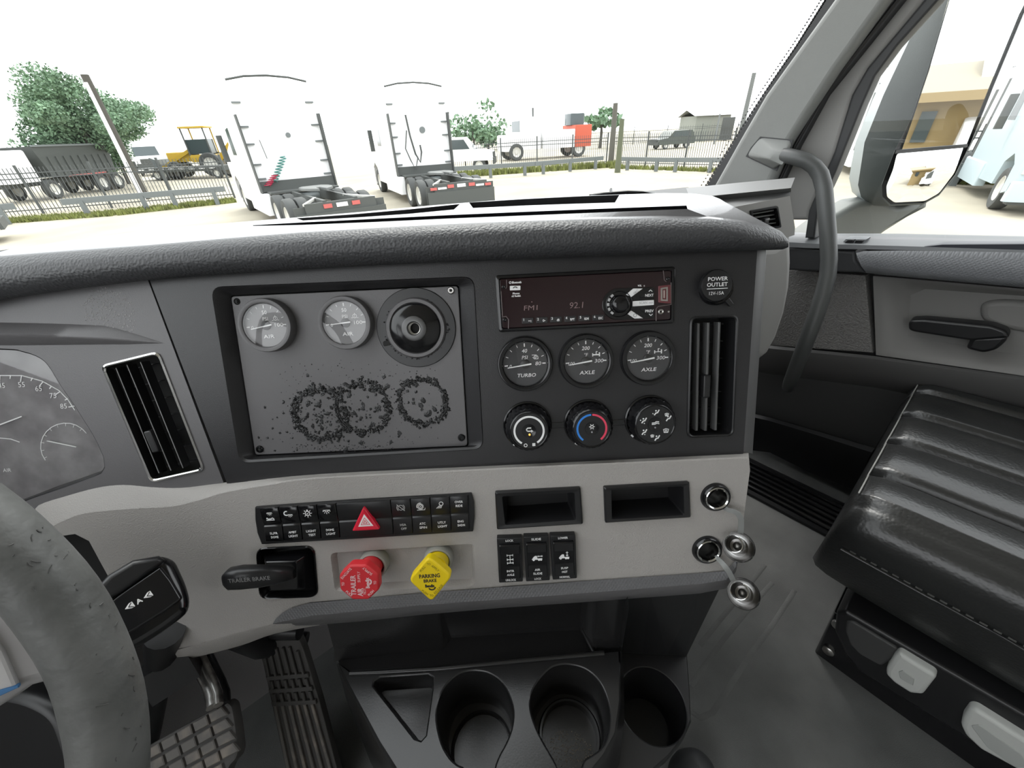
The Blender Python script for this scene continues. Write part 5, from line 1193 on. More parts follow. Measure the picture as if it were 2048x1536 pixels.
SK = Fr(ctr_, uu, nn.cross(uu))
sk = Thing('shift_stalk', 'glossy black shift stalk marked with white arrows and A', 'stalk', SK, (300, 1205), 0)
body = rnd(sk.P([(180, 1190), (262, 1124), (322, 1110), (350, 1120), (372, 1168), (381, 1200), (377, 1226), (330, 1262), (276, 1296), (200, 1330)], .0), .006, 3)
sk.part('body', MB().prism(body, -.045, .0, .008, 4), M['gblack'], smooth=50)
sk.part('upper_half', MB().prism(sk.P([(190, 1178), (216, 1150), (265, 1120), (318, 1111), (332, 1120), (322, 1129), (246, 1183), (200, 1212)], .008), -.01, .009, .005, 4), M['black'], smooth=50)
fp_ = sk.part('face_plate', MB().prism(rnd(sk.P([(190, 1226), (240, 1187), (322, 1131), (344, 1158), (367, 1197), (330, 1224), (262, 1266), (200, 1300)], .006), .003, 3), -.01, .006, .0025, 3), M['gblack'], smooth=50)
m_ = MB(); _d = V(sk.L(294, 1190)) - V(sk.L(258, 1213)); ang = math.atan2(_d.y, _d.x)
def arrow(px_, py_):
    c = V(sk.L(px_, py_, .006)); d = V((cos(ang), sin(ang))); n = V((-d.y, d.x)); s_ = .0027
    m_.prism([tuple(c - d*s_), tuple(c + d*s_*.5 - n*s_*1.0), tuple(c + d*s_*1.4 - n*s_*1.0), tuple(c + d*s_*1.4 + n*s_*1.0), tuple(c + d*s_*.5 + n*s_*1.0)], .006, .0063)
arrow(257, 1214); arrow(294, 1192); m_.text('A', *sk.L(278, 1202, .006), .0042, .0064, rot=ang, bold=.0002)
sk.part('lettering', m_, M['white'], fp_, 0)
m_ = MB()
for px_, py_ in ((259, 1213), (296, 1191)):
    c = V(sk.L(px_, py_, .006)); d = V((cos(ang), sin(ang))); n = V((-d.y, d.x)); s_ = .0021
    m_.stroke([tuple(c + d*s_ + n*s_), tuple(c - d*s_*.3), tuple(c + d*s_ - n*s_)], .0006, .0063, .0066)
sk.part('arrow_lines', m_, M['gblack'], fp_, 0)

# ------------------------------------------------------------------ pedals
a, b, c = at_z(519, 1285, .235), at_z(605, 1283, .235), at_z(622, 1545, .055)
AF = Fr((a + b) / 2, (b - a), ((a + b) / 2 - c))
ac = Thing('accelerator_pedal', 'long black ribbed accelerator pedal left of the console', 'pedal', AF, (590, 1400), 0)
ao = ac.P([(516, 1297), (521, 1283), (543, 1266), (560, 1259), (580, 1263), (595, 1272), (608, 1302), (640, 1406), (676, 1545), (702, 1645), (602, 1645), (571, 1540), (539, 1390), (525, 1327)])
ac.part('pad', MB().prism(rnd(ao, .003, 2), -.012, 0, .002), M['rubber'])
PQ = [(520, 1286), (600, 1277), (677, 1540), (572, 1540)]
pq = ac.P(PQ); pl_ = lambda s, t: quad_at(pq, s, t)
def rib(s0, s1, t0, t1, m0): 
    q = [pl_(s0, t0), pl_(s1, t0), pl_(s1, t1), pl_(s0, t1)]; ac.part('tread_rib', MB().prism(q, 0, .0045, .0008, 1), m0)
for k in range(6):
    s0 = .05 + k * .16
    rib(s0, s0 + .055, .045 if 0 < k < 5 else .08, .255, M['rubber']); rib(s0, s0 + .06, .475, 1.35, M['rubberw'])
    for t0 in (.285, .385): rib(s0 + .02, s0 + .085, t0, t0 + .065, M['rubber'])
for t0 in (.255, .355, .455): rib(.02, .985, t0 - .008, t0 + .022, M['rubber'])
ac.part('pivot', MB().tube([ac.W(at_z(540, 1262, .25)), ac.W(at_z(600, 1262, .25))], .012, 12), M['black'])
m_ = MB().tube([ac.W(at_z(475, 1270, .30)), ac.W(at_z(520, 1290, .24)), ac.W(at_z(560, 1285, .21)), ac.W(at_z(610, 1290, .2))], .018, 12); ac.part('bracket', m_, M['black'], smooth=60)
o = at_z(400, 1490, .205); BF = Fr(o, SIDE * cos(R(8)) - HEAD * sin(R(8)), HEAD * cos(R(38)) + UPZ * sin(R(38)))
bp = Thing('brake_pedal', 'black studded brake pedal on a bare steel arm', 'pedal', BF, (400, 1490), 0)
bp.part('pad', MB().prism(rnd(bp.P([(452, 1404), (463, 1411), (470, 1450), (476, 1503), (471, 1520), (459, 1531), (440, 1580), (420, 1650), (180, 1760), (130, 1600), (240, 1526), (311, 1483)]), .004, 3), -.014, 0, .003), M['rubber'])
for i in range(9):
    for j in range(6):
        x, y = 448 - i * 31.5 + j * 7.5, 1410 + i * 18.5 + j * 24
        if (i == 0 and j > 3) or (i == 1 and j > 4): continue
        wq = [(x - 27, y + 15), (x, y), (x + 5.5, y + 18.5), (x - 21.5, y + 33.5)]
        if i == 0: wq = [(x - 27, y + 15), (x - 1, y + 1), (x + 12, y + 17), (x - 21.5, y + 33.5)]
        bp.part('tread_block', MB().prism(bp.P(wq), 0, .0042, .0010, 1), M['rubberw'])
arm = [(372, 1268, .56), (392, 1308, .55), (408, 1342, .54), (421, 1368, .53), (429, 1390, .52), (430, 1412, .51)]
m_ = MB().tube([bp.W(at_t(x - 6, y + 2, t)) for x, y, t in arm], .0075, 10, sq=.8); ar = bp.part('arm', m_, M['steel'], smooth=60)
bp.part('arm_edge', MB().tube([bp.W(at_t(x + 7, y - 2, t)) for x, y, t in arm], .0055, 10), M['steel'], ar, smooth=60)
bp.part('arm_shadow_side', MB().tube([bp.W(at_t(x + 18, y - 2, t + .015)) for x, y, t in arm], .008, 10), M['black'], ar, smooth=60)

# ------------------------------------------------------------------ passenger seat
ST = up_frame(V((0, 0, 0)))
se = Thing('passenger_seat', 'black leather passenger seat with lengthwise pleats', 'seat', ST, (0, 0), 0, px=False)
zt_ = .375
fl = at_z(1690, 1062, zt_); fr_ = at_z(1872, 850, zt_)
# section across the seat: left roll, pleats, right roll; lofted from the front edge backwards
xl, xr = .612, 1.10
def top_z(u_):          # u_ 0..1 across
    z = zt_
    for k in (.175, .43, .685, .94): z -= .016 * math.exp(-((u_ - k) / .016) ** 2)
    z += .010 * abs(sin(pi * ((u_ - .175) / .255)))
    return z
us_ = [i / 120 for i in range(121)]
prof = []
def section(yv, k, drop):
    """k = 1 for the full height, smaller towards the front edge"""
    pts = []
    for j in range(7):   # left side wall, bulging
        t = j / 6; pts.append((xl + .030 * (1 - t) ** 2 + (1 - k) ** 1.5 * .11, yv, .20 + (1 - k) * .04 + (zt_ - .045 - .20 - drop - (1 - k) * .04) * t))
    for j in range(1, 8):
        a = pi/2 * j / 8; pts.append((xl + .045 * (1 - cos(a)) + (1 - k) ** 1.5 * .11, yv, zt_ - .045 - drop + .045 * sin(a) * k))
    for u_ in us_:
        x0_ = xl + .045 + (1 - k) ** 1.5 * .11; x = x0_ + (xr - x0_) * u_; pts.append((x, yv, zt_ - drop + (top_z(u_) - zt_) * k))
    for j in range(1, 6): pts.append((xr + .02 * sin(pi * j / 6), yv, zt_ - drop - .17 * j / 5))
    return pts
secs_ = []
yf = .012
for d, k, dr_ in ((-.030, .30, .15), (-.014, .45, .10), (-.008, .62, .062), (-.008, .78, .032), (-.016, .90, .012), (-.034, .97, .003), (-.070, 1, 0), (-.2, 1, -.004), (-.35, 1, -.006), (-.5, 1, 0), (-.66, 1, .01)):
    secs_.append(section(yf + d, k, dr_))
_ba, _bb = at_z(1630, 1306, 0), at_z(1950, 1536, 0); _an = math.atan2(_bb.x - _ba.x, -(_bb.y - _ba.y))
SROT = Matrix.Translation(V((xl, yf, 0))) @ Matrix.Rotation(_an, 4, 'Z') @ Matrix.Translation(V((-xl, -yf, 0)))
se.part('cushion', MB().loft(secs_, False, False, False).xf(SROT), M['seat'], smooth=80)
m_ = MB().add([tuple(p) for p in secs_[0]], [list(range(len(secs_[0])))[::-1]]).xf(SROT); se.part('cushion_front', m_, M['seat'], smooth=0)
# seam with stitches along the left roll
zs_ = .298
m_ = MB().tube([(xl - .0005, yf - .03 - .02 * i, zs_ - .002 * i * 0) for i in range(30)], .0022, 6).xf(SROT); seam = se.part('seam_welt', m_, M['seat'], smooth=60)
for i in range(46):
    y = yf - .04 - i * .0125; m_ = MB().bar((xl - .002, y, zs_ + .006), (xl - .002, y - .007, zs_ + .006), .0016, .0016).xf(SROT); se.part('stitch', m_, mat('seat_thread', (.09, .09, .085), .6) if i == 0 else bpy.data.materials['seat_thread'], seam)
ed = secs_[4]; ed = [ed[i] for i in range(14, 14 + 121, 4)]
m_ = MB().tube([(x, y + .001, z + .0012) for x, y, z in ed], .0011, 6).xf(SROT); se.part('front_piping', m_, mat('pale_piping', (.22, .22, .21), .5), smooth=60)
# base box with pale grey controls
bx = .655; ba, bb_ = at_z(1630, 1306, 0), at_z(1950, 1536, 0)
SBu = V((bb_.x - ba.x, bb_.y - ba.y, 0)); SB = Fr(ba, SBu, UPZ)
def SP(pts, w_): return [se.W(SB.pt(*SB.hit(x, y, w_), w_)) for x, y in pts]
Mx = lambda mb: mb
def sb_prism(px_pts, w0, w1, bev, r_=0, n=3):
    q = [SB.hit(x, y, w1) for x, y in px_pts]; q = rnd(q, r_, 4) if r_ else q
    m_ = MB().prism(q, w0, w1, bev, n); return m_.xf(SB.mat(SB.o))
se.part('base_plate', sb_prism([(1628, 1306), (1668, 1225), (2500, 1700), (2500, 2000), (1770, 1412), (1640, 1316)], -.3, .0, .006), M['gblack'], smooth=45)
se.part('side_cover', sb_prism([(1672, 1224), (1690, 1222), (2500, 1690), (2500, 1830), (2000, 1520), (1720, 1345), (1690, 1310), (1668, 1262)], -.05, .012, .006, .004), M['black'], smooth=45)
se.part('cover_panel', sb_prism([(1693, 1243), (1705, 1243), (1795, 1298), (1790, 1316), (1762, 1333), (1720, 1310), (1700, 1290), (1690, 1262)], 0, .016, .003, .004), M['doordark'], smooth=45)
k1 = se.part('adjuster_handle', sb_prism([(1772, 1338), (1788, 1312), (1798, 1307), (1868, 1350), (1872, 1358), (1846, 1391), (1822, 1389), (1786, 1366), (1771, 1350)], 0, .026, .006, .004), mat('pale_grey_handle', (.50, .51, .49), .5), smooth=50)
m_ = sb_prism([(1797, 1345), (1805, 1341), (1829, 1358), (1826, 1372), (1800, 1357)], .02, .0275, .001, .001); se.part('finger_dent', m_, mat('grey_dent', (.38, .39, .375), .5), k1)
k2 = se.part('adjuster_handle', sb_prism([(1921, 1452), (1925, 1436), (1938, 1418), (1952, 1419), (2300, 1640), (2300, 1760), (2048, 1548), (1960, 1500), (1930, 1472)], 0, .026, .006, .004), bpy.data.materials['pale_grey_handle'], smooth=50)
m_ = sb_prism([(1942, 1452), (1958, 1450), (2040, 1508), (2060, 1535), (2030, 1535), (1975, 1496)], .02, .0275, .001, .002); se.part('finger_dent', m_, bpy.data.materials['grey_dent'], k2)
for x, y in ((1676, 1250), (1657, 1301)):
    p = se.W(SB.pt(*SB.hit(x, y, .002), .002)); m_ = MB().lathe([(.009, -.002), (.009, .003), (.007, .005), (.0001, .006)], n=20).xf(Matrix.Translation(p) @ SB.mat(V((0, 0, 0)))); se.part('bolt', m_, M['steel'], smooth=40)
# ------------------------------------------------------------------ the yard outside
M['ground'] = mat('pale_concrete_yard', (.32, .29, .225), .9, var=(.35, .18))
M['wpaint'] = mat('white_truck_paint', (.80, .80, .80), .35)
M['tyre'] = mat('tyre_rubber', (.055, .058, .056), .8)  # tyre black lightened to stand for lens haze
M['chassis'] = mat('hazed_black_chassis', (.065, .07, .066), .7)  # black lifted so its colour carries the lens haze
M['rimw'] = mat('pale_wheel_rim', (.55, .54, .50), .4)
M['iron'] = mat('dark_iron_fence', (.06, .066, .064), .6)  # iron tone raised to include lens haze
M['galv'] = mat('galvanised_rail', (.13, .145, .145), .5)
M['grass'] = mat('grass_blades', (.17, .19, .05), .8, var=(3, .4))
M['leaf'] = mat('tree_leaves', (.14, .225, .135), .7, var=(1.2, .4))
M['bark'] = mat('weathered_pole_wood', (.07, .065, .055), .9)
M['tail'] = mat('red_tail_lamp', (.45, .10, .09), .4)
M['yel'] = mat('yellow_machine_paint', (.42, .27, .02), .5)
M['darkglass'] = mat('dark_vehicle_glass', (.045, .06, .062), .12)  # glass colour lightened in place of outdoor flare
M['hoseg'] = mat('teal_coil_hose', (.04, .20, .17), .4)
M['hoser'] = mat('red_coil_hose', (.40, .02, .06), .4)
struct('ground', MB().box((0, 60, GZ - .1), (400, 400, .2)), M['ground'])

def wheel(mb_t, mb_r, c, ax, r, w_, n=28):
    """tyre and rim round the axle direction ax (unit), centred at c"""
    c = V(c); ax = V(ax); x = ax.cross(V((0, 0, 1))).normalized(); y = x.cross(ax) * -1
    m3 = Matrix((x, y, ax)).transposed().to_4x4(); m3.translation = c; h = w_ / 2
    mb_t.add(*_lw([(r*.58, -h*.8), (r*.75, -h), (r*.93, -h*.95), (r, -h*.6), (r, h*.6), (r*.93, h*.95), (r*.75, h), (r*.58, h*.8)], m3, n))
    mb_r.add(*_lw([(r*.60, h*.78), (r*.58, h*.85), (r*.52, h*.55), (r*.30, h*.35), (r*.22, h*.6), (.0001, h*.6)], m3, n))
    mb_r.add(*_lw([(.0001, -h*.6), (r*.22, -h*.6), (r*.30, -h*.35), (r*.52, -h*.55), (r*.58, -h*.85), (r*.60, -h*.78)], m3, n))
def _lw(prof, m3, n):
    m_ = MB().lathe(prof, (0, 0), n).xf(m3); return m_.v, m_.f
class Gt:
    """a thing standing on the yard: Empty at a ground point, x to its right, y its own forward"""
    def __init__(s, name, label, cat, pos, fwd, group=None):
        f = V((fwd.x, fwd.y, 0)).normalized(); s.m = Matrix((V((f.y, -f.x, 0)), f, UPZ)).transposed().to_4x4(); s.m.translation = pos
        o = bpy.data.objects.new(name, None); COL.objects.link(o); o.empty_display_size = .2; o.matrix_world = s.m; s.o = tag(o, label, cat, group); s.inv = s.m.inverted()
    def part(s, name, mb, m, parent=None, smooth=40, label=None, kind=None): return mb.build(name, m, parent if parent is not None else s.o, smooth, label, kind)
    def W(s, p): return s.inv @ p
    def wheel(s, c, r, w_):
        t_, r_ = MB(), MB(); wheel(t_, r_, c, (1, 0, 0), r, w_); ty = s.part('wheel', t_, M['tyre']); s.part('wheel_rim', r_, M['rimw'], ty); return ty
def rbox(x0, x1, y0, y1, z0, z1, r=.1, b=.05):
    return MB().prism(rnd([(x0, y0), (x1, y0), (x1, y1), (x0, y1)], r, 3), z0, z1, b, 3)

def tractor(label, pos, fwd, group, paint, coil=False, hang=False):
    """highway tractor: origin on the ground under the middle of the sleeper's back wall"""
    T = Gt('truck_tractor', label, 'truck', pos, fwd, group); hw = 1.2
    side = [(0, .95), (0, 3.60), (.15, 3.86), (.8, 3.92), (1.7, 3.80), (2.6, 3.2), (3.05, 2.35), (4.9, 1.95), (5.3, 1.75), (5.42, 1.2), (5.4, .55), (4.95, .45), (4.85, 1.1), (4.4, 1.32), (3.9, 1.1), (3.8, .55), (0, .5)]
    def ring(x, k): return [(x, y * (1 if k == 1 else .985) + (.05 if k < 1 else 0), .5 + (z - .5) * (1 if k == 1 else .985)) for y, z in side]
    m_ = MB().loft([ring(-hw, .9), ring(-hw + .06, 1), ring(hw - .06, 1), ring(hw, .9)])
    vs = m_.v; n = len(side)
    for base_, fl in ((0, False), (3*n, True)): m_.tri([[(y, z) for x, y, z in vs[base_:base_+n]]], 0) if False else None
    pa = [(y, z) for x, y, z in ring(-hw, .9)]; tt = tessellate_polygon([[V((a, b, 0)) for a, b in pa]])
    m_.f += [list(t) for t in tt] + [[3*n + i for i in t] for t in tt]
    body = T.part('cab_body', m_, paint, smooth=30)
    for sx in (-1, 1):
        x = sx * (hw + .004)
        T.part('side_window', MB().add([(x, 2.0, 2.0), (x, 2.75, 2.0), (x, 2.62, 2.75), (x, 2.0, 2.8)], [[0, 1, 2, 3]]), M['darkglass'], body, 0)
        e = MB().box((sx * (hw - .02), -.14, 2.0), (.035, .28, 2.1)); T.part('side_extender', e, M['chassis'], body, label='dark vertical fin at the edge of the back wall')
        for z in (1.35, 1.75, 2.3, 2.75, 3.35): T.part('fin_bracket', MB().box((sx * (hw - .17), -.04, z), (.24, .05, .045)), M['galv'], body)
        T.part('fairing', rbox(min(sx*1.0, sx*1.24), max(sx*1.0, sx*1.24), -.5, 2.2, .32, .95, .05, .05), paint)
        T.part('mirror', rbox(sx*1.45 - .09, sx*1.45 + .09, 2.7, 2.8, 1.8, 2.6, .03, .02), M['chassis'], body)
        T.part('mud_flap', MB().box((sx * .93, -4.05, .52), (.58, .02, .7)), M['chassis'])
        for y in (-1.55, -2.85):
            for dx in (1.06, .74): T.wheel((sx * dx, y, .5), .5, .28)
        T.wheel((sx * 1.02, 4.38, .5), .5, .30)
        T.part('frame_rail', MB().box((sx * .42, -1.9, .85), (.09, 4.4, .26)), M['chassis'])
        T.part('rail_end', MB().bar((sx*.95, -4.12, .92), (sx*.40, -3.2, .96), .07, .05), M['rimw'])
    T.part('bumper', rbox(-1.2, 1.2, 5.2, 5.52, .32, .78, .12, .05), paint); T.part('bumper_lip', MB().box((0, 5.3, .30), (2.2, .3, .10)), M['chassis']); T.part('grille', MB().box((0, 5.42, 1.25), (1.0, .06, .7)), M['chassis'])
    for sx in (-1, 1): T.part('headlamp', rbox(sx*.95 - .18, sx*.95 + .18, 5.3, 5.46, .92, 1.25, .06, .04), M['rimw'])
    T.part('deck_plate', MB().box((0, -.45, .98), (2.1, .8, .05)), M['chassis'])
    T.part('cross_bar', MB().box((0, -.08, 1.12), (2.3, .16, .30)), M['chassis'])
    T.part('air_tank', MB().tube([(-.9, -.7, .78), (.9, -.7, .78)], .15, 14), M['galv'], smooth=60)
    fw = [(-.45, -1.85), (-.3, -1.6), (.3, -1.6), (.45, -1.85), (.45, -2.2), (.30, -2.55), (.10, -2.75), (.05, -2.25), (-.05, -2.25), (-.10, -2.75), (-.30, -2.55), (-.45, -2.2)]
    T.part('fifth_wheel', MB().prism(fw, 1.08, 1.15, .02), mat('greasy_plate', (.12, .125, .12), .45))
    T.part('rear_crossmember', MB().box((0, -4.1, .82), (1.9, .08, .24)), M['chassis'])
    T.part('tow_bar', MB().box((0, -4.16, .45), (2.4, .05, .5)), M['chassis'])
    for sx in (-1, 1): T.part('tail_lamp', MB().box((sx * .38, -4.155, .84), (.22, .03, .10)), M['tail']); (T.part('tail_lamp', MB().box((sx * .98, -4.155, .80), (.22, .03, .08)), M['tail']), T.part('marker_plate', MB().box((sx * .68, -4.15, .80), (.30, .02, .06)), M['wpaint'])) if not coil else None
    T.part('plate', MB().box((0, -4.155, .84), (.3, .02, .1)), M['wpaint'])
    m_ = MB().tube([(-1.1, -.02, 3.88), (-.6, -.03, 3.97), (0, -.03, 4.0), (.6, -.03, 3.97), (1.1, -.02, 3.88)], .03, 6); T.part('roof_seam', m_, M['chassis'], body)
    T.part('work_lamp', MB().tube([(.12 if not hang else .1, -.02, 2.5), (.12 if not hang else .1, -.10, 2.5)], .07 if not hang else .11, 14), M['galv'], body)
    if coil:
        for x0, mat_, n_, z0, z1 in ((-.75, M['hoseg'], 9, 1.25, 1.95), (-.98, M['hoser'], 6, 1.15, 1.45)):
            p = [(x0 + .10*cos(t*.8) + .06*t/8, -.22 + .10*sin(t*.8), z0 + (z1 - z0) * t / (n_ * 7.85)) for t in range(int(n_ * 7.85))]
            T.part('coil_hose', MB().tube(p, .016, 5), mat_)
        T.part('hose_post', MB().tube([(-.72, -.2, 1.9), (-.75, -.1, 2.4)], .012, 5), M['chassis'])
    else:
        T.part('hose', MB().tube([(-.5, -.12, 3.0), (-.45, -.15, 2.3), (-.35, -.18, 1.7), (-.2, -.2, 1.4), (-.1, -.2, 1.75), (-.12, -.2, 2.0)], .035, 6), M['chassis'])
        T.part('hose', MB().tube([(-.55, -.12, 2.5), (-.72, -.2, 1.9), (-.6, -.25, 1.5), (-.45, -.25, 1.15), (-.3, -.3, 1.6)], .022, 6), M['chassis'])
    return T
p0, p1 = gnd(543, 449), gnd(452, 396)
f1 = (p1 - p0); f1 = V((f1.x, f1.y, 0)).normalized(); rt1 = V((f1.y, -f1.x, 0))
tractor('white tractor truck seen from behind with coiled hoses, on the left', p0 + rt1 * 1.2, f1, 'parked white tractor trucks', M['wpaint'], True)
p0, p1 = gnd(803, 404), gnd(740, 374)
f2 = (p1 - p0); f2 = V((f2.x, f2.y, 0)).normalized(); rt2 = V((f2.y, -f2.x, 0))
tractor('white tractor truck with black hoses and a round lamp, right of the other', p0 + rt2 * 1.2, f2, 'parked white tractor trucks', M['wpaint'], False, True)

# ---- guard rails
def guard(label, pts, h=.62, posts=None):
    P = [gnd(x, y) for x, y in pts]; T = Gt('guard_rail', label, 'guard rail', P[0], P[-1] - P[0], 'yard guard rails'); Q = [T.W(p) for p in P]
    for a, b in zip(Q[:-1], Q[1:]):
        T.part('rail', MB().bar(a + V((0, 0, h)), b + V((0, 0, h)), .10, .22), M['galv'])
        L = (b - a).length; n = max(1, int(L / 2.4))
        for i in range(n + 1):
            c = a.lerp(b, (i + .3) / (n + .6)); T.part('post', MB().box((c.x, c.y, h / 2), (.16, .16, h)), M['galv'])
guard('grey steel guard rail at the left, in front of the iron fence', [(142, 437), (330, 419), (460, 407)])
guard('short grey guard rail end at the far left edge', [(-140, 468), (52, 445)])
guard('grey guard rail behind the second tractor truck', [(890, 362), (1070, 350), (1205, 337)], .6)
guard('grey guard rail right of the brown poles', [(1238, 340), (1330, 344), (1440, 346)], .6)
guard('grey guard rail seen through the door window', [(1890, 372), (1965, 370), (2150, 372)], .6)

# ---- iron fences: rails, posts, pickets
def fence(label, a, b, h=1.85, post_every=2.4, pick=.14, group='iron bar fences'):
    A, B = gnd(*a), gnd(*b); T = Gt('iron_fence', label, 'fence', A, B - A, group); L = (B - A).length
    for z in (.18, h - .42, h - .22): T.part('rail', MB().box((0, L/2, z), (.04, L, .04)), M['iron'])
    n = int(L / post_every)
    for i in range(n + 1): T.part('post', MB().box((0, i * L / max(1, n), h/2 + .05), (.08, .08, h + .1)), M['iron'])
    m_ = MB()
    for i in range(int(L / pick)): m_.box((0, i * pick, h/2), (.022, .022, h))
    T.part('pickets', m_, M['iron'], smooth=0, kind='stuff')
fence('black iron bar fence on the left, before the dump truck', (-220, 452), (470, 396))
fence('black iron bar fence between the second truck and the brown poles', (860, 349), (1212, 329))
fence('black iron bar fence right of the brown poles', (1222, 331), (1560, 340))
fence('distant iron fence far across the road', (1140, 294), (1470, 281), 2.0, 4.0, .3)
fence('iron fence with grass seen right of the door mirror', (1790, 366), (2160, 366))

# ---- grass strips along the fences (stuff)
def grass(label, pts, wd, n, hgt, seed):
    rg = random.Random(seed); m_ = MB()
    for (a, b) in zip(pts[:-1], pts[1:]):
        A, B = gnd(*a), gnd(*b); d = (B - A).normalized(); s_ = V((-d.y, d.x, 0)); L = (B - A).length
        for i in range(n):
            p = A + (B - A) * rg.random() + s_ * rg.uniform(-wd, wd); h = hgt * rg.uniform(.4, 1); t = rg.random() * 3.1; e = V((cos(t), sin(t), 0)) * rg.uniform(.03, .08)
            m_.add([p - e, p + e, p + V((rg.uniform(-.06, .06), rg.uniform(-.06, .06), h))], [[0, 1, 2]])
    o = m_.build('grass', M['grass'], None, 0); tag(o, label, 'grass', kind='stuff')
grass('yellow green grass strip under the fence at the left', [(-200, 460), (240, 428), (470, 403)], .55, 2600, .22, 1)
grass('grass and weeds along the middle fence', [(860, 358), (1060, 344), (1240, 333)], .5, 1500, .45, 2)
grass('grass strip right of the brown poles', [(1225, 336), (1480, 345)], .4, 900, .28, 3)
grass('bright grass behind the fence beside the door mirror', [(1780, 352), (2160, 352)], 3.0, 5000, .35, 4)

# ---- trees, poles
def crown(name, label, c, rx, rz_, n, s_, seed, trunk=None, group=None):
    T = Gt(name, label, 'tree', V((c.x, c.y, GZ)), HEAD, group); rg = random.Random(seed); m_ = MB(); z0 = c.z - GZ
    cl_ = [(V((rg.gauss(0, .5), rg.gauss(0, .5), rg.gauss(0, .42))), rg.uniform(.28, .5)) for _ in range(26)]
    for i in range(n):
        k, rr = rg.choice(cl_); v = V((rg.gauss(0, 1), rg.gauss(0, 1), rg.gauss(0, 1))).normalized() * rr * rg.random() ** .4 + k
        p = V((v.x * rx, v.y * rx, z0 + v.z * rz_))
        t = V((rg.gauss(0, 1), rg.gauss(0, 1), rg.gauss(0, 1))).normalized(); b = t.cross(V((rg.gauss(0, 1), rg.gauss(0, 1), rg.gauss(0, 1)))).normalized(); e = s_ * rg.uniform(.6, 1.3)
        m_.add([p - t * e, p + b * e * .6, p + t * e, p - b * e * .6], [[0, 1, 2, 3]])
    T.part('foliage', m_, M['leaf'], smooth=0, kind='stuff')
    if trunk: T.part('trunk', MB().tube([(0, 0, 0), (.1, 0, z0 * .6), (0, .1, z0)], [trunk, trunk * .8, trunk * .4], 10), M['bark'], smooth=60)
def far_pt(px, py, dist):
    d = ray(px, py); return EYE + d * (dist / math.hypot(d.x, d.y))
c = far_pt(150, 238, 42); crown('broad_tree', 'large leafy tree standing behind the dump truck', c, 3.3, 2.1, 30000, .095, 21, .3)
c = far_pt(222, 296, 47); crown('bush_tree', 'lower bright green growth beside the dump truck', c, 1.5, 1.6, 6000, .09, 22, .15)
for i, (x, y, d, r_, lab) in enumerate([(945, 262, 70, 4.0, 'distant tree clump behind the second tractor truck'), (975, 268, 72, 3.0, 'small distant tree right of the far clump'), (1203, 242, 60, 1.7, 'small tree top left of the brown poles')]):
    c = far_pt(x, y, d); crown('distant_tree', lab, c, r_, r_ * .6, 700, .35, 30 + i, .2, 'distant trees')
def pole(name, label, base_px, top_px, dist, r_, m, cat='pole', extra=None):
    b = far_pt(*base_px, dist); b = V((b.x, b.y, GZ)); t = far_pt(*top_px, dist)
    T = Gt(name, label, cat, b, HEAD, None); h = t.z - GZ
    T.part('shaft', MB().tube([(0, 0, 0), (0, 0, h)], [r_, r_ * .75], 10), m, smooth=60); return T
pole('flag_pole', 'thin white pole in front of the big tree', (268, 360), (185, 165), 30, .10, M['wpaint'])
pole('utility_pole', 'dark wooden utility pole before the big tree', (268, 350), (193, 150), 31, .22, M['bark'])
pole('wooden_pole', 'thick brown wooden pole at the fence corner', (1221, 332), (1233, 206), gnd(1221, 332).to_2d().length if hasattr(V((0,0,0)), 'to_2d') else 25, .20, mat('pole_brown', (.10, .095, .08), .9))
pole('wooden_pole', 'slim mossy wooden pole close to the thick one', (1236, 331), (1240, 238), 27, .17, mat('pole_moss', (.10, .11, .07), .9))
pole('lamp_mast', 'tall grey mast near the windscreen pillar', (1482, 262), (1504, 146), 60, .28, mat('mast_grey', (.12, .13, .125), .7))
pole('street_post', 'thin distant post left of the windscreen pillar', (1432, 268), (1437, 228), 60, .10, M['galv'])

# ---- vehicles beyond the fence
def dist_to(px, py): p = gnd(px, py); return p
# dump truck
c_ = gnd(158, 387); dd_ = V(((c_ - EYE).x, (c_ - EYE).y, 0)).normalized(); f = V((-dd_.y, dd_.x, 0)) * .62 - dd_ * .78
T = Gt('dump_truck', 'black dump trailer with pale wheels behind the left fence', 'truck', c_, f, None)
k = .98
bed = [(-2.6*k, 1.15*k), (2.6*k, 1.15*k), (3.0*k, 2.75*k), (-2.9*k, 2.75*k)]
m_ = MB(); vs = []
for x in (-1.2*k, 1.2*k): vs += [(x, y, z) for y, z in bed]
m_.add(vs, [[0, 1, 2, 3], [7, 6, 5, 4], [0, 4, 5, 1], [1, 5, 6, 2], [3, 2, 6, 7], [0, 3, 7, 4]]); bd = T.part('dump_bed', m_, mat('black_dump_bed', (.05, .056, .052), .6), smooth=0)
for i in range(9):
    y = (-2.3 + i * .57) * k
    for sx in (-1, 1): T.part('bed_rib', MB().box((sx * 1.23 * k, y, 1.7 * k), (.06*k, .08*k, 1.0*k)), M['chassis'], bd)
T.part('top_rail', MB().box((-1.22*k, 0.05*k, 2.78*k), (.1*k, 5.8*k, .1*k)), M['galv'], bd); T.part('reflector_strip', MB().box((-1.22*k, 0, 1.12*k), (.02, 3.2*k, .07*k)), M['tail'], bd)
T.part('chassis_frame', MB().box((0, .6*k, .9*k), (.9*k, 8.4*k, .3*k)), M['chassis'])
for y in (-2.35, -.95, 3.0):
    for sx in (-1, 1): T.wheel((sx * 1.05 * k, y * k, .52 * k), .52 * k, .38 * k)
T.part('cab', rbox(-1.15*k, 1.15*k, 3.4*k, 5.2*k, 1.0*k, 2.6*k, .2*k, .1*k), M['wpaint'])
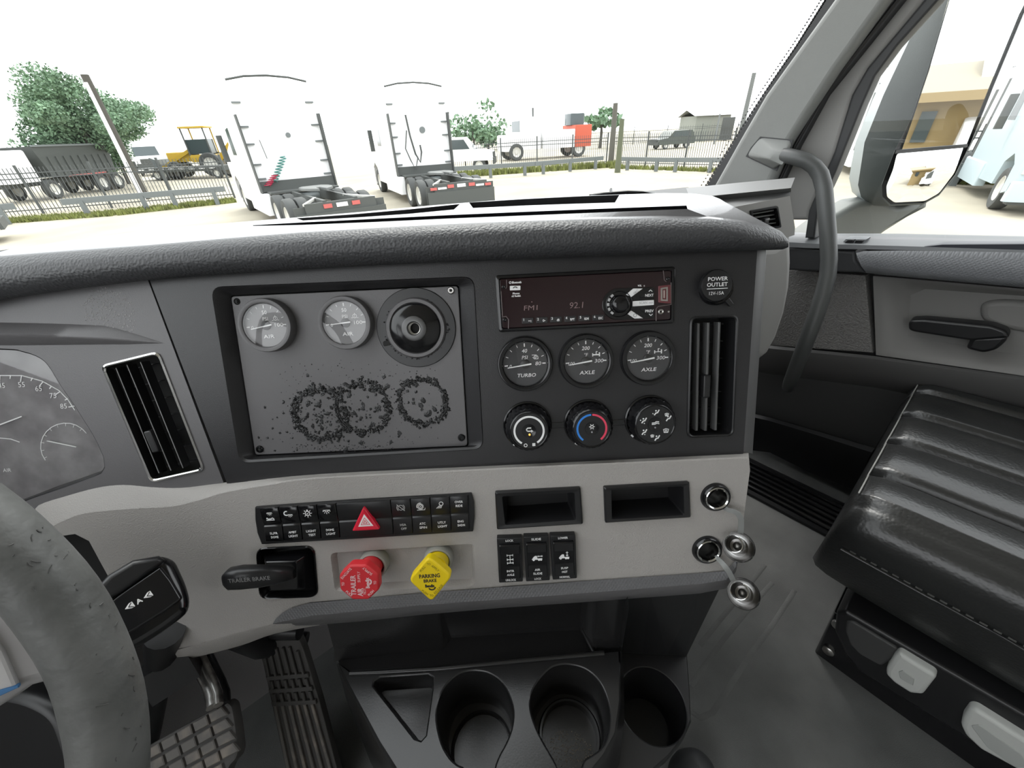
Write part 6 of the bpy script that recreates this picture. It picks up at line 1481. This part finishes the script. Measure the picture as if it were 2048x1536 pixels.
# pickup and boxes left of the backhoe
def car(name, label, cat, px, py, face_px, paint, L=4.6, H=1.7, pickup=False, group=None, W_=1.8):
    p = gnd(px, py); q = gnd(*face_px); T = Gt(name, label, cat, p, q - p, group); hw = W_/2; h0 = .38*H/1.7
    if pickup: prof = [(-L/2, .35*H), (L/2, .35*H), (L/2 - .05, .60*H), (L/2 - 1.2, .66*H), (L/2 - 1.9, H), (.15, H), (-.35, .64*H), (-L/2, .62*H)]
    else: prof = [(-L/2, .25*H), (L/2, .25*H), (L/2 - .05, .55*H), (L/2 - 1.1, .62*H), (L/2 - 1.8, H), (-L/2 + .5, H), (-L/2 + .05, .60*H)]
    m_ = MB(); n = len(prof)
    m_.loft([[(x, y, z) for y, z in prof] for x in (-hw, -hw + .08, hw - .08, hw)])
    tt = tessellate_polygon([[V((a, b, 0)) for a, b in prof]]); m_.f += [list(t) for t in tt] + [[3*n + i for i in t] for t in tt]
    bd = T.part('body', m_, paint, smooth=20)
    for sx in (-1, 1):
        y0, y1 = (.05, L/2 - 1.75) if pickup else (-L/2 + .65, L/2 - 1.8)
        T.part('side_window', MB().add([(sx*(hw + .01), y0, .68*H), (sx*(hw + .01), y1 + .25, .68*H), (sx*(hw + .01), y1 - .1, .94*H), (sx*(hw + .01), y0 + .05, .94*H)], [[0, 1, 2, 3]]), M['darkglass'], bd, 0)
        for y in (-L/2 + .95, L/2 - .95): T.wheel((sx * (hw - .12), y, .36*H/1.7), .36*H/1.7, .24)
    ys = L/2 - 1.2; T.part('windscreen', MB().add([(-hw + .12, ys + .01, .67*H), (hw - .12, ys + .01, .67*H), (hw - .2, ys - .62, .97*H), (-hw + .2, ys - .62, .97*H)], [[0, 1, 2, 3]]), M['darkglass'], bd, 0)
    T.part('bumper', MB().box((0, L/2 + .03, .33*H), (W_*.96, .12, .18*H)), M['chassis'], bd); T.part('grille', MB().box((0, L/2 + .01, .50*H), (W_*.6, .06, .14*H)), M['chassis'], bd)
    return T
car('pickup_truck', 'white pickup facing the fence right of the dump truck', 'truck', 312, 349, (318, 370), M['wpaint'], 5.4, 2.6, True, None, 2.3)
T = Gt('box_truck', 'pale box body behind the white pickup', 'truck', gnd(300, 338), gnd(305, 360) - gnd(300, 338), None)
T.part('box', rbox(-1.7, 1.7, -3, 2, 1.0, 4.0, .1, .06), M['wpaint']); T.part('roof_edge', MB().box((0, 2.0, 4.0), (3.4, .1, .10)), M['galv'])
for sx in (-1, 1): T.wheel((sx * 1.3, 0, .5), .5, .4)
# backhoe on its flat trailer
p = gnd(415, 352); q = gnd(350, 356); f = (q - p).normalized(); T = Gt('backhoe', 'yellow backhoe loader standing left of the first tractor truck', 'digger', p, f, None)
k = 1.35
T.part('engine_hood', rbox(-.45*k, .45*k, .2*k, 1.7*k, .9*k, 1.45*k, .1, .08), M['yel'])
cb = T.part('cab_floor', rbox(-.7*k, .7*k, -1.1*k, .3*k, .85*k, 1.25*k, .1, .05), M['yel']); T.part('cab_roof', rbox(-.75*k, .75*k, -1.15*k, .35*k, 2.7*k, 2.8*k, .1, .04), M['yel'])
for x in (-.65, .65):
    for y in (-1.0, .25): T.part('cab_post', MB().box((x*k, y*k, 1.95*k), (.07*k, .07*k, 1.5*k)), M['chassis'] if x < 0 else M['yel'])
T.part('cab_glass', MB().box((0, -.35*k, 1.7*k), (1.2*k, 1.2*k, .8*k)), M['darkglass'])
for sx in (-1, 1): T.wheel((sx*.75*k, -.8*k, .68*k), .68*k, .4*k); T.wheel((sx*.7*k, 1.35*k, .48*k), .48*k, .3*k)
T.part('loader_arm', MB().bar((.5*k, .3*k, 1.5*k), (.5*k, 2.2*k, .6*k), .12*k, .18*k), M['yel']); T.part('loader_arm', MB().bar((-.5*k, .3*k, 1.5*k), (-.5*k, 2.2*k, .6*k), .12*k, .18*k), M['yel'])
bk = [(2.1*k, .2*k), (2.9*k, .15*k), (2.7*k, .3*k), (2.35*k, .7*k), (2.5*k, 1.25*k), (2.2*k, 1.1*k)]
m_ = MB().loft([[(x, y, z) for y, z in bk] for x in (-1.0*k, 1.0*k)]); tt = tessellate_polygon([[V((a, b, 0)) for a, b in bk]]); m_.f += [list(t) for t in tt] + [[len(bk) + i for i in t] for t in tt]; T.part('bucket', m_, M['galv'], smooth=0)
T.part('back_boom', MB().bar((0, -1.2*k, 1.0*k), (0, -2.2*k, 1.9*k), .2*k, .25*k), M['yel'])
p, q = gnd(292, 361), gnd(470, 354); T = Gt('flat_trailer', 'low black flatbed trailer behind the left fence', 'trailer', p, q - p, None); L = (q - p).length
T.part('bed', MB().box((0, L/2, .75), (1.6, L, .35)), M['chassis'])
for i in range(8): T.part('reflector', MB().box((-.82, L*(.1 + .11*i), .8), (.03, .5, .12)), M['wpaint']); T.part('reflector', MB().box((.82, L*(.1 + .11*i), .8), (.03, .5, .12)), M['wpaint'])
for y in (.25, .32, .9): T.wheel((.7, L*y, .4), .4, .3); T.wheel((-.7, L*y, .4), .4, .3)
# right of the trucks
car('pickup_truck', 'white pickup behind the second tractor truck', 'truck', 905, 346, (975, 343), M['wpaint'], 6.0, 2.1, True, None, 2.0)
p, q = gnd(1090, 316), gnd(1030, 320); f = (q - p).normalized(); T = Gt('service_truck', 'white and orange service truck beyond the fence', 'truck', p, f, None); k = 1.5
T.part('cab', rbox(-.95*k, .95*k, .6*k, 1.9*k, .55*k, 2.2*k, .2, .15), M['wpaint']); T.part('nose', rbox(-.9*k, .9*k, 1.8*k, 2.9*k, .5*k, 1.35*k, .2, .15), M['wpaint']); T.part('service_body', rbox(-1.0*k, 1.0*k, -1.6*k, .5*k, .55*k, 1.5*k, .1, .05), M['wpaint'])
T.part('orange_box', rbox(-1.02*k, 1.02*k, -2.7*k, -1.6*k, .55*k, 1.7*k, .1, .05), mat('orange_red_body', (.42, .07, .03), .5)); T.part('windscreen', MB().box((0, 1.9*k, 1.75*k), (1.5*k, .05, .55*k)), M['darkglass']); T.part('boom_turret', rbox(-.5*k, .5*k, -2.4*k, -1.5*k, 1.7*k, 2.3*k, .1, .05), M['darkglass'])
T.part('stack', MB().tube([(.8*k, .5*k, 1.5*k), (.8*k, .5*k, 2.7*k)], .06*k, 8), M['chassis'])
for y in (2.2, -1.9):
    for sx in (-1, 1): T.wheel((sx*.85*k, y*k, .45*k), .45*k, .3*k)
car('parked_car', 'dark green car parked beyond the right fence', 'car', 1341, 297, (1312, 299), mat('dark_green_paint', (.05, .06, .05), .3), 4.6, 1.65)
def hall(name, label, a, b, h, roof_h, dep, wall, roof):
    A, B = gnd(*a), gnd(*b); T = Gt(name, label, 'building', A, B - A, None); L = (B - A).length
    T.part('wall', MB().box((dep/2 * -1 if False else -dep/2, L/2, h/2), (dep, L, h)), wall)
    T.part('roof', MB().add([(.4, -.4, h), (.4, L + .4, h), (-dep/2, L + .4, h + roof_h), (-dep/2, -.4, h + roof_h), (-dep - .4, -.4, h), (-dep - .4, L + .4, h)], [[0, 1, 2, 3], [3, 2, 5, 4]]), roof, smooth=0)
    return T
hall('distant_shed', 'long low shed far beyond the right fence', (1385, 283), (1452, 280), 3.0, .8, 8, mat('shed_wall', (.22, .23, .2), .8), mat('shed_roof', (.30, .31, .30), .7))
p = far_pt(1452, 268, 70); T = Gt('dark_sign', 'small dark sign board by the windscreen pillar', 'sign', V((p.x, p.y, GZ)), HEAD, None); T.part('board', MB().box((0, 0, p.z - GZ + .6), (1.6, .2, 2.6)), M['chassis']); T.part('post', MB().box((0, 0, (p.z - GZ) / 2), (.3, .3, p.z - GZ)), M['chassis'])

# ------------------------------------------------------------------ door mirror
MN = V((-.575, -.818, 0)).normalized(); MU = V((-MN.y, MN.x, 0)); MF = Fr(at_t(1880, 200, .9), MU, UPZ)
mi = Thing('door_mirror', 'dark grey door mirror with a tall and a rounded glass', 'mirror', MF, (1850, 230), 0)
RIM = [(1905, -25), (2075, -25), (2049, 25), (1988, 172), (1941, 290), (1910, 352), (1878, 391), (1846, 409), (1780, 412), (1763, 396), (1762, 372), (1789, 301), (1822, 237), (1854, 142)]
BKo = [(1870, -25), (2040, -25), (2014, 25), (1954, 172), (1908, 290), (1884, 350), (1850, 390), (1820, 409), (1742, 411), (1722, 394), (1716, 370), (1729, 285), (1767, 190), (1822, 73)]
COV = [(1835, -25), (2010, -25), (1984, 25), (1924, 172), (1878, 290), (1854, 350), (1820, 388), (1790, 404), (1724, 402), (1704, 384), (1698, 356), (1711, 285), (1745, 200), (1806, 73)]
L3 = lambda pts, w_: [(*mi.L(x, y, w_), w_) for x, y in pts]
rim_in = [(x * .985 + 1880 * .015, y * .985 + 200 * .015) for x, y in RIM]
m_ = MB().loft([L3(rim_in, -.004), L3(rim_in, .004), L3(RIM, .003), L3(RIM, -.01), L3([((a + c) / 2, (b + d) / 2) for (a, b), (c, d) in zip(RIM, BKo)], -.03), L3(BKo, -.06)], flip=False)
m_.f = [f[::-1] for f in m_.f]; hs_ = mi.part('housing', m_, M['housing'], smooth=50)
m_ = MB().loft([L3(BKo, -.06), L3([((a + c) / 2, (b + d) / 2) for (a, b), (c, d) in zip(BKo, COV)], -.085), L3(COV, -.11)]); m_.f = [f[::-1] for f in m_.f]; m_.tri([[mi.L(x, y, -.11) for x, y in COV]], -.11, True)
mi.part('back_cover', m_, mat('pale_mirror_cover', (.38, .42, .43), .4), smooth=50)
mi.part('backing_plate', MB().tri([[mi.L(x, y, -.003) for x, y in RIM]], -.003), M['seal'], smooth=0)
mi.part('main_glass', MB().prism(mi.P([(1911, -40), (2080, -40), (2046, 22), (1984, 168), (1934, 288), (1804, 299), (1826, 237), (1858, 142)], .0), -.003, .0), M['mirror'], smooth=0)
mi.part('divider_bar', MB().prism(mi.P([(1793, 300), (1937, 288), (1934, 295), (1790, 308)], .004), -.002, .004, .001), M['seal'])
cvp = rnd(mi.P([(1792, 307), (1928, 294), (1906, 346), (1874, 386), (1845, 401), (1783, 404), (1769, 393), (1768, 372), (1782, 338)], .0), .006, 3)
cg = V((sum(p[0] for p in cvp) / len(cvp), sum(p[1] for p in cvp) / len(cvp))); Rc = .55
m_ = MB(); rings = []
for s_ in (1.0, .85, .7, .55, .4, .25, .1):
    rings.append([(cg.x + (x - cg.x)*s_, cg.y + (y - cg.y)*s_, .001 + .012 - ((x - cg.x)**2 + (y - cg.y)**2) * s_*s_ / (2*Rc)) for x, y in ccw(cvp)])
zmin = min(p[2] for p in rings[0]); rings = [[(x, y, z - zmin) for x, y, z in r_] for r_ in rings]
m_.loft(rings, True, False, True); mi.part('convex_glass', m_, M['mirror'], smooth=180)
mi.part('drain_hole', MB().prism(circ(*mi.L(1842, 133, .0), .0035, 10), -.02, .0), M['wpaint']) if False else None
m_ = MB().prism(rnd(mi.P([(1600, 480), (1655, 440), (1716, 405), (1760, 398), (1800, 414), (1862, 402), (1850, 416), (1770, 466), (1740, 490), (1600, 500)], -.05), .008, 3), -.11, -.05, .014, 4); mi.part('arm', m_, mat('mirror_arm_grey', (.16, .17, .16), .55, bump=('noise', 300, .2, .001)), smooth=50)

# ------------------------------------------------------------------ behind the truck, seen in the mirror; beside it, seen through the door window
MO = MF.o
def mray(px, py, dist):
    p = at_plane(px, py, MO, MN); d = ray(px, py).normalized(); r_ = d - MN * (2 * d.dot(MN)); return p + r_ * (dist / math.hypot(r_.x, r_.y))
a, b = mray(1800, 262, 17), mray(1968, 232, 17); a = V((a.x, a.y, GZ)); b = V((b.x, b.y, GZ))
top_ = mray(1880, 195, 17).z - GZ
T = Gt('tan_office', 'tan building with a dark window reflected in the door mirror', 'building', b, a - b, None); L = (a - b).length
sgn = 1 if T.W(EYE).x > 0 else -1; tan_ = mat('tan_wall', (.24, .175, .08), .85)
T.part('wall', MB().box((-sgn * 4, L/2 , top_/2), (8, L * 1.9, top_)), tan_)
T.part('roof', MB().add([(sgn*.7, -L*.5, top_), (sgn*.7, L*1.6, top_), (-sgn*4, L*1.4, top_ + 1.0), (-sgn*4, -L*.1, top_ + 1.0)], [[0, 1, 2, 3]]), mat('tan_metal_roof', (.26, .22, .15), .6), smooth=0)
T.part('eave', MB().box((sgn*.7, L*.55, top_), (.12, L*2.1, .22)), tan_)
wa, wb = T.W(mray(1818, 285, 17)), T.W(mray(1876, 222, 17))
T.part('window', MB().box((0, (wa.y + wb.y)/2, (wa.z + wb.z)/2), (.12, abs(wa.y - wb.y), abs(wa.z - wb.z))), M['darkglass'])
p = mray(1958, 262, 16); fp = EYE - p
tractor('white tractor truck reflected in the door mirror', V((p.x, p.y, GZ)) - V((fp.x, fp.y, 0)).normalized() * 5.2, V((fp.x, fp.y, 0)).normalized() + SIDE * .25, 'white tractors around the yard', M['wpaint'])
struct('wall_outside', MB().box((1.21, -2.9, .9), (.04, 3.0, 3.4)), M['wpaint'])
pb = mat('pale_blue_truck_paint', (.42, .50, .53), .35)
C0 = gnd(1988, 431); d_ = V(((C0 - EYE).x, (C0 - EYE).y, 0)).normalized(); r_ = V((d_.y, -d_.x, 0)); hv = -d_ * cos(R(13)) + r_ * sin(R(13)); pv_ = r_ * cos(R(13)) + d_ * sin(R(13))
tractor('pale blue tractor truck parked beyond the door mirror', C0 + pv_ * 1.2 - hv * 5.5, hv, 'white tractors around the yard', pb)
p = far_pt(2000, 300, 34); tractor('small distant white tractor truck right of the door mirror', V((p.x, p.y, GZ)), -HEAD - SIDE * .5, 'white tractors around the yard', M['wpaint'])
p = far_pt(1765, 320, 26); tractor('white tractor truck between the pillar and the door mirror', V((p.x, p.y, GZ)), HEAD + SIDE * .5, 'white tractors around the yard', M['wpaint'])
# wiper lying beyond the windscreen
wp = Thing('windscreen_wiper', 'black wiper arm resting at the foot of the windscreen', 'wiper', up_frame(V((0, 0, .76))), (1250, 392), 0)
wp.part('blade', MB().tube([wp.W(at_t(*q)) for q in ((1180, 393, .66), (1206, 389, .67), (1255, 385, .68), (1285, 386, .685), (1308, 390, .69))], .0035, 8), M['gblack']); wp.part('arm', MB().tube([wp.W(at_t(*q)) for q in ((1222, 379, .70), (1223, 388, .69), (1252, 392, .67))], .003, 6), M['gblack'])
car('parked_car', 'white car nose entering at the left edge above the dash', 'car', -190, 505, (-40, 485), M['wpaint'], 4.4, 1.5)
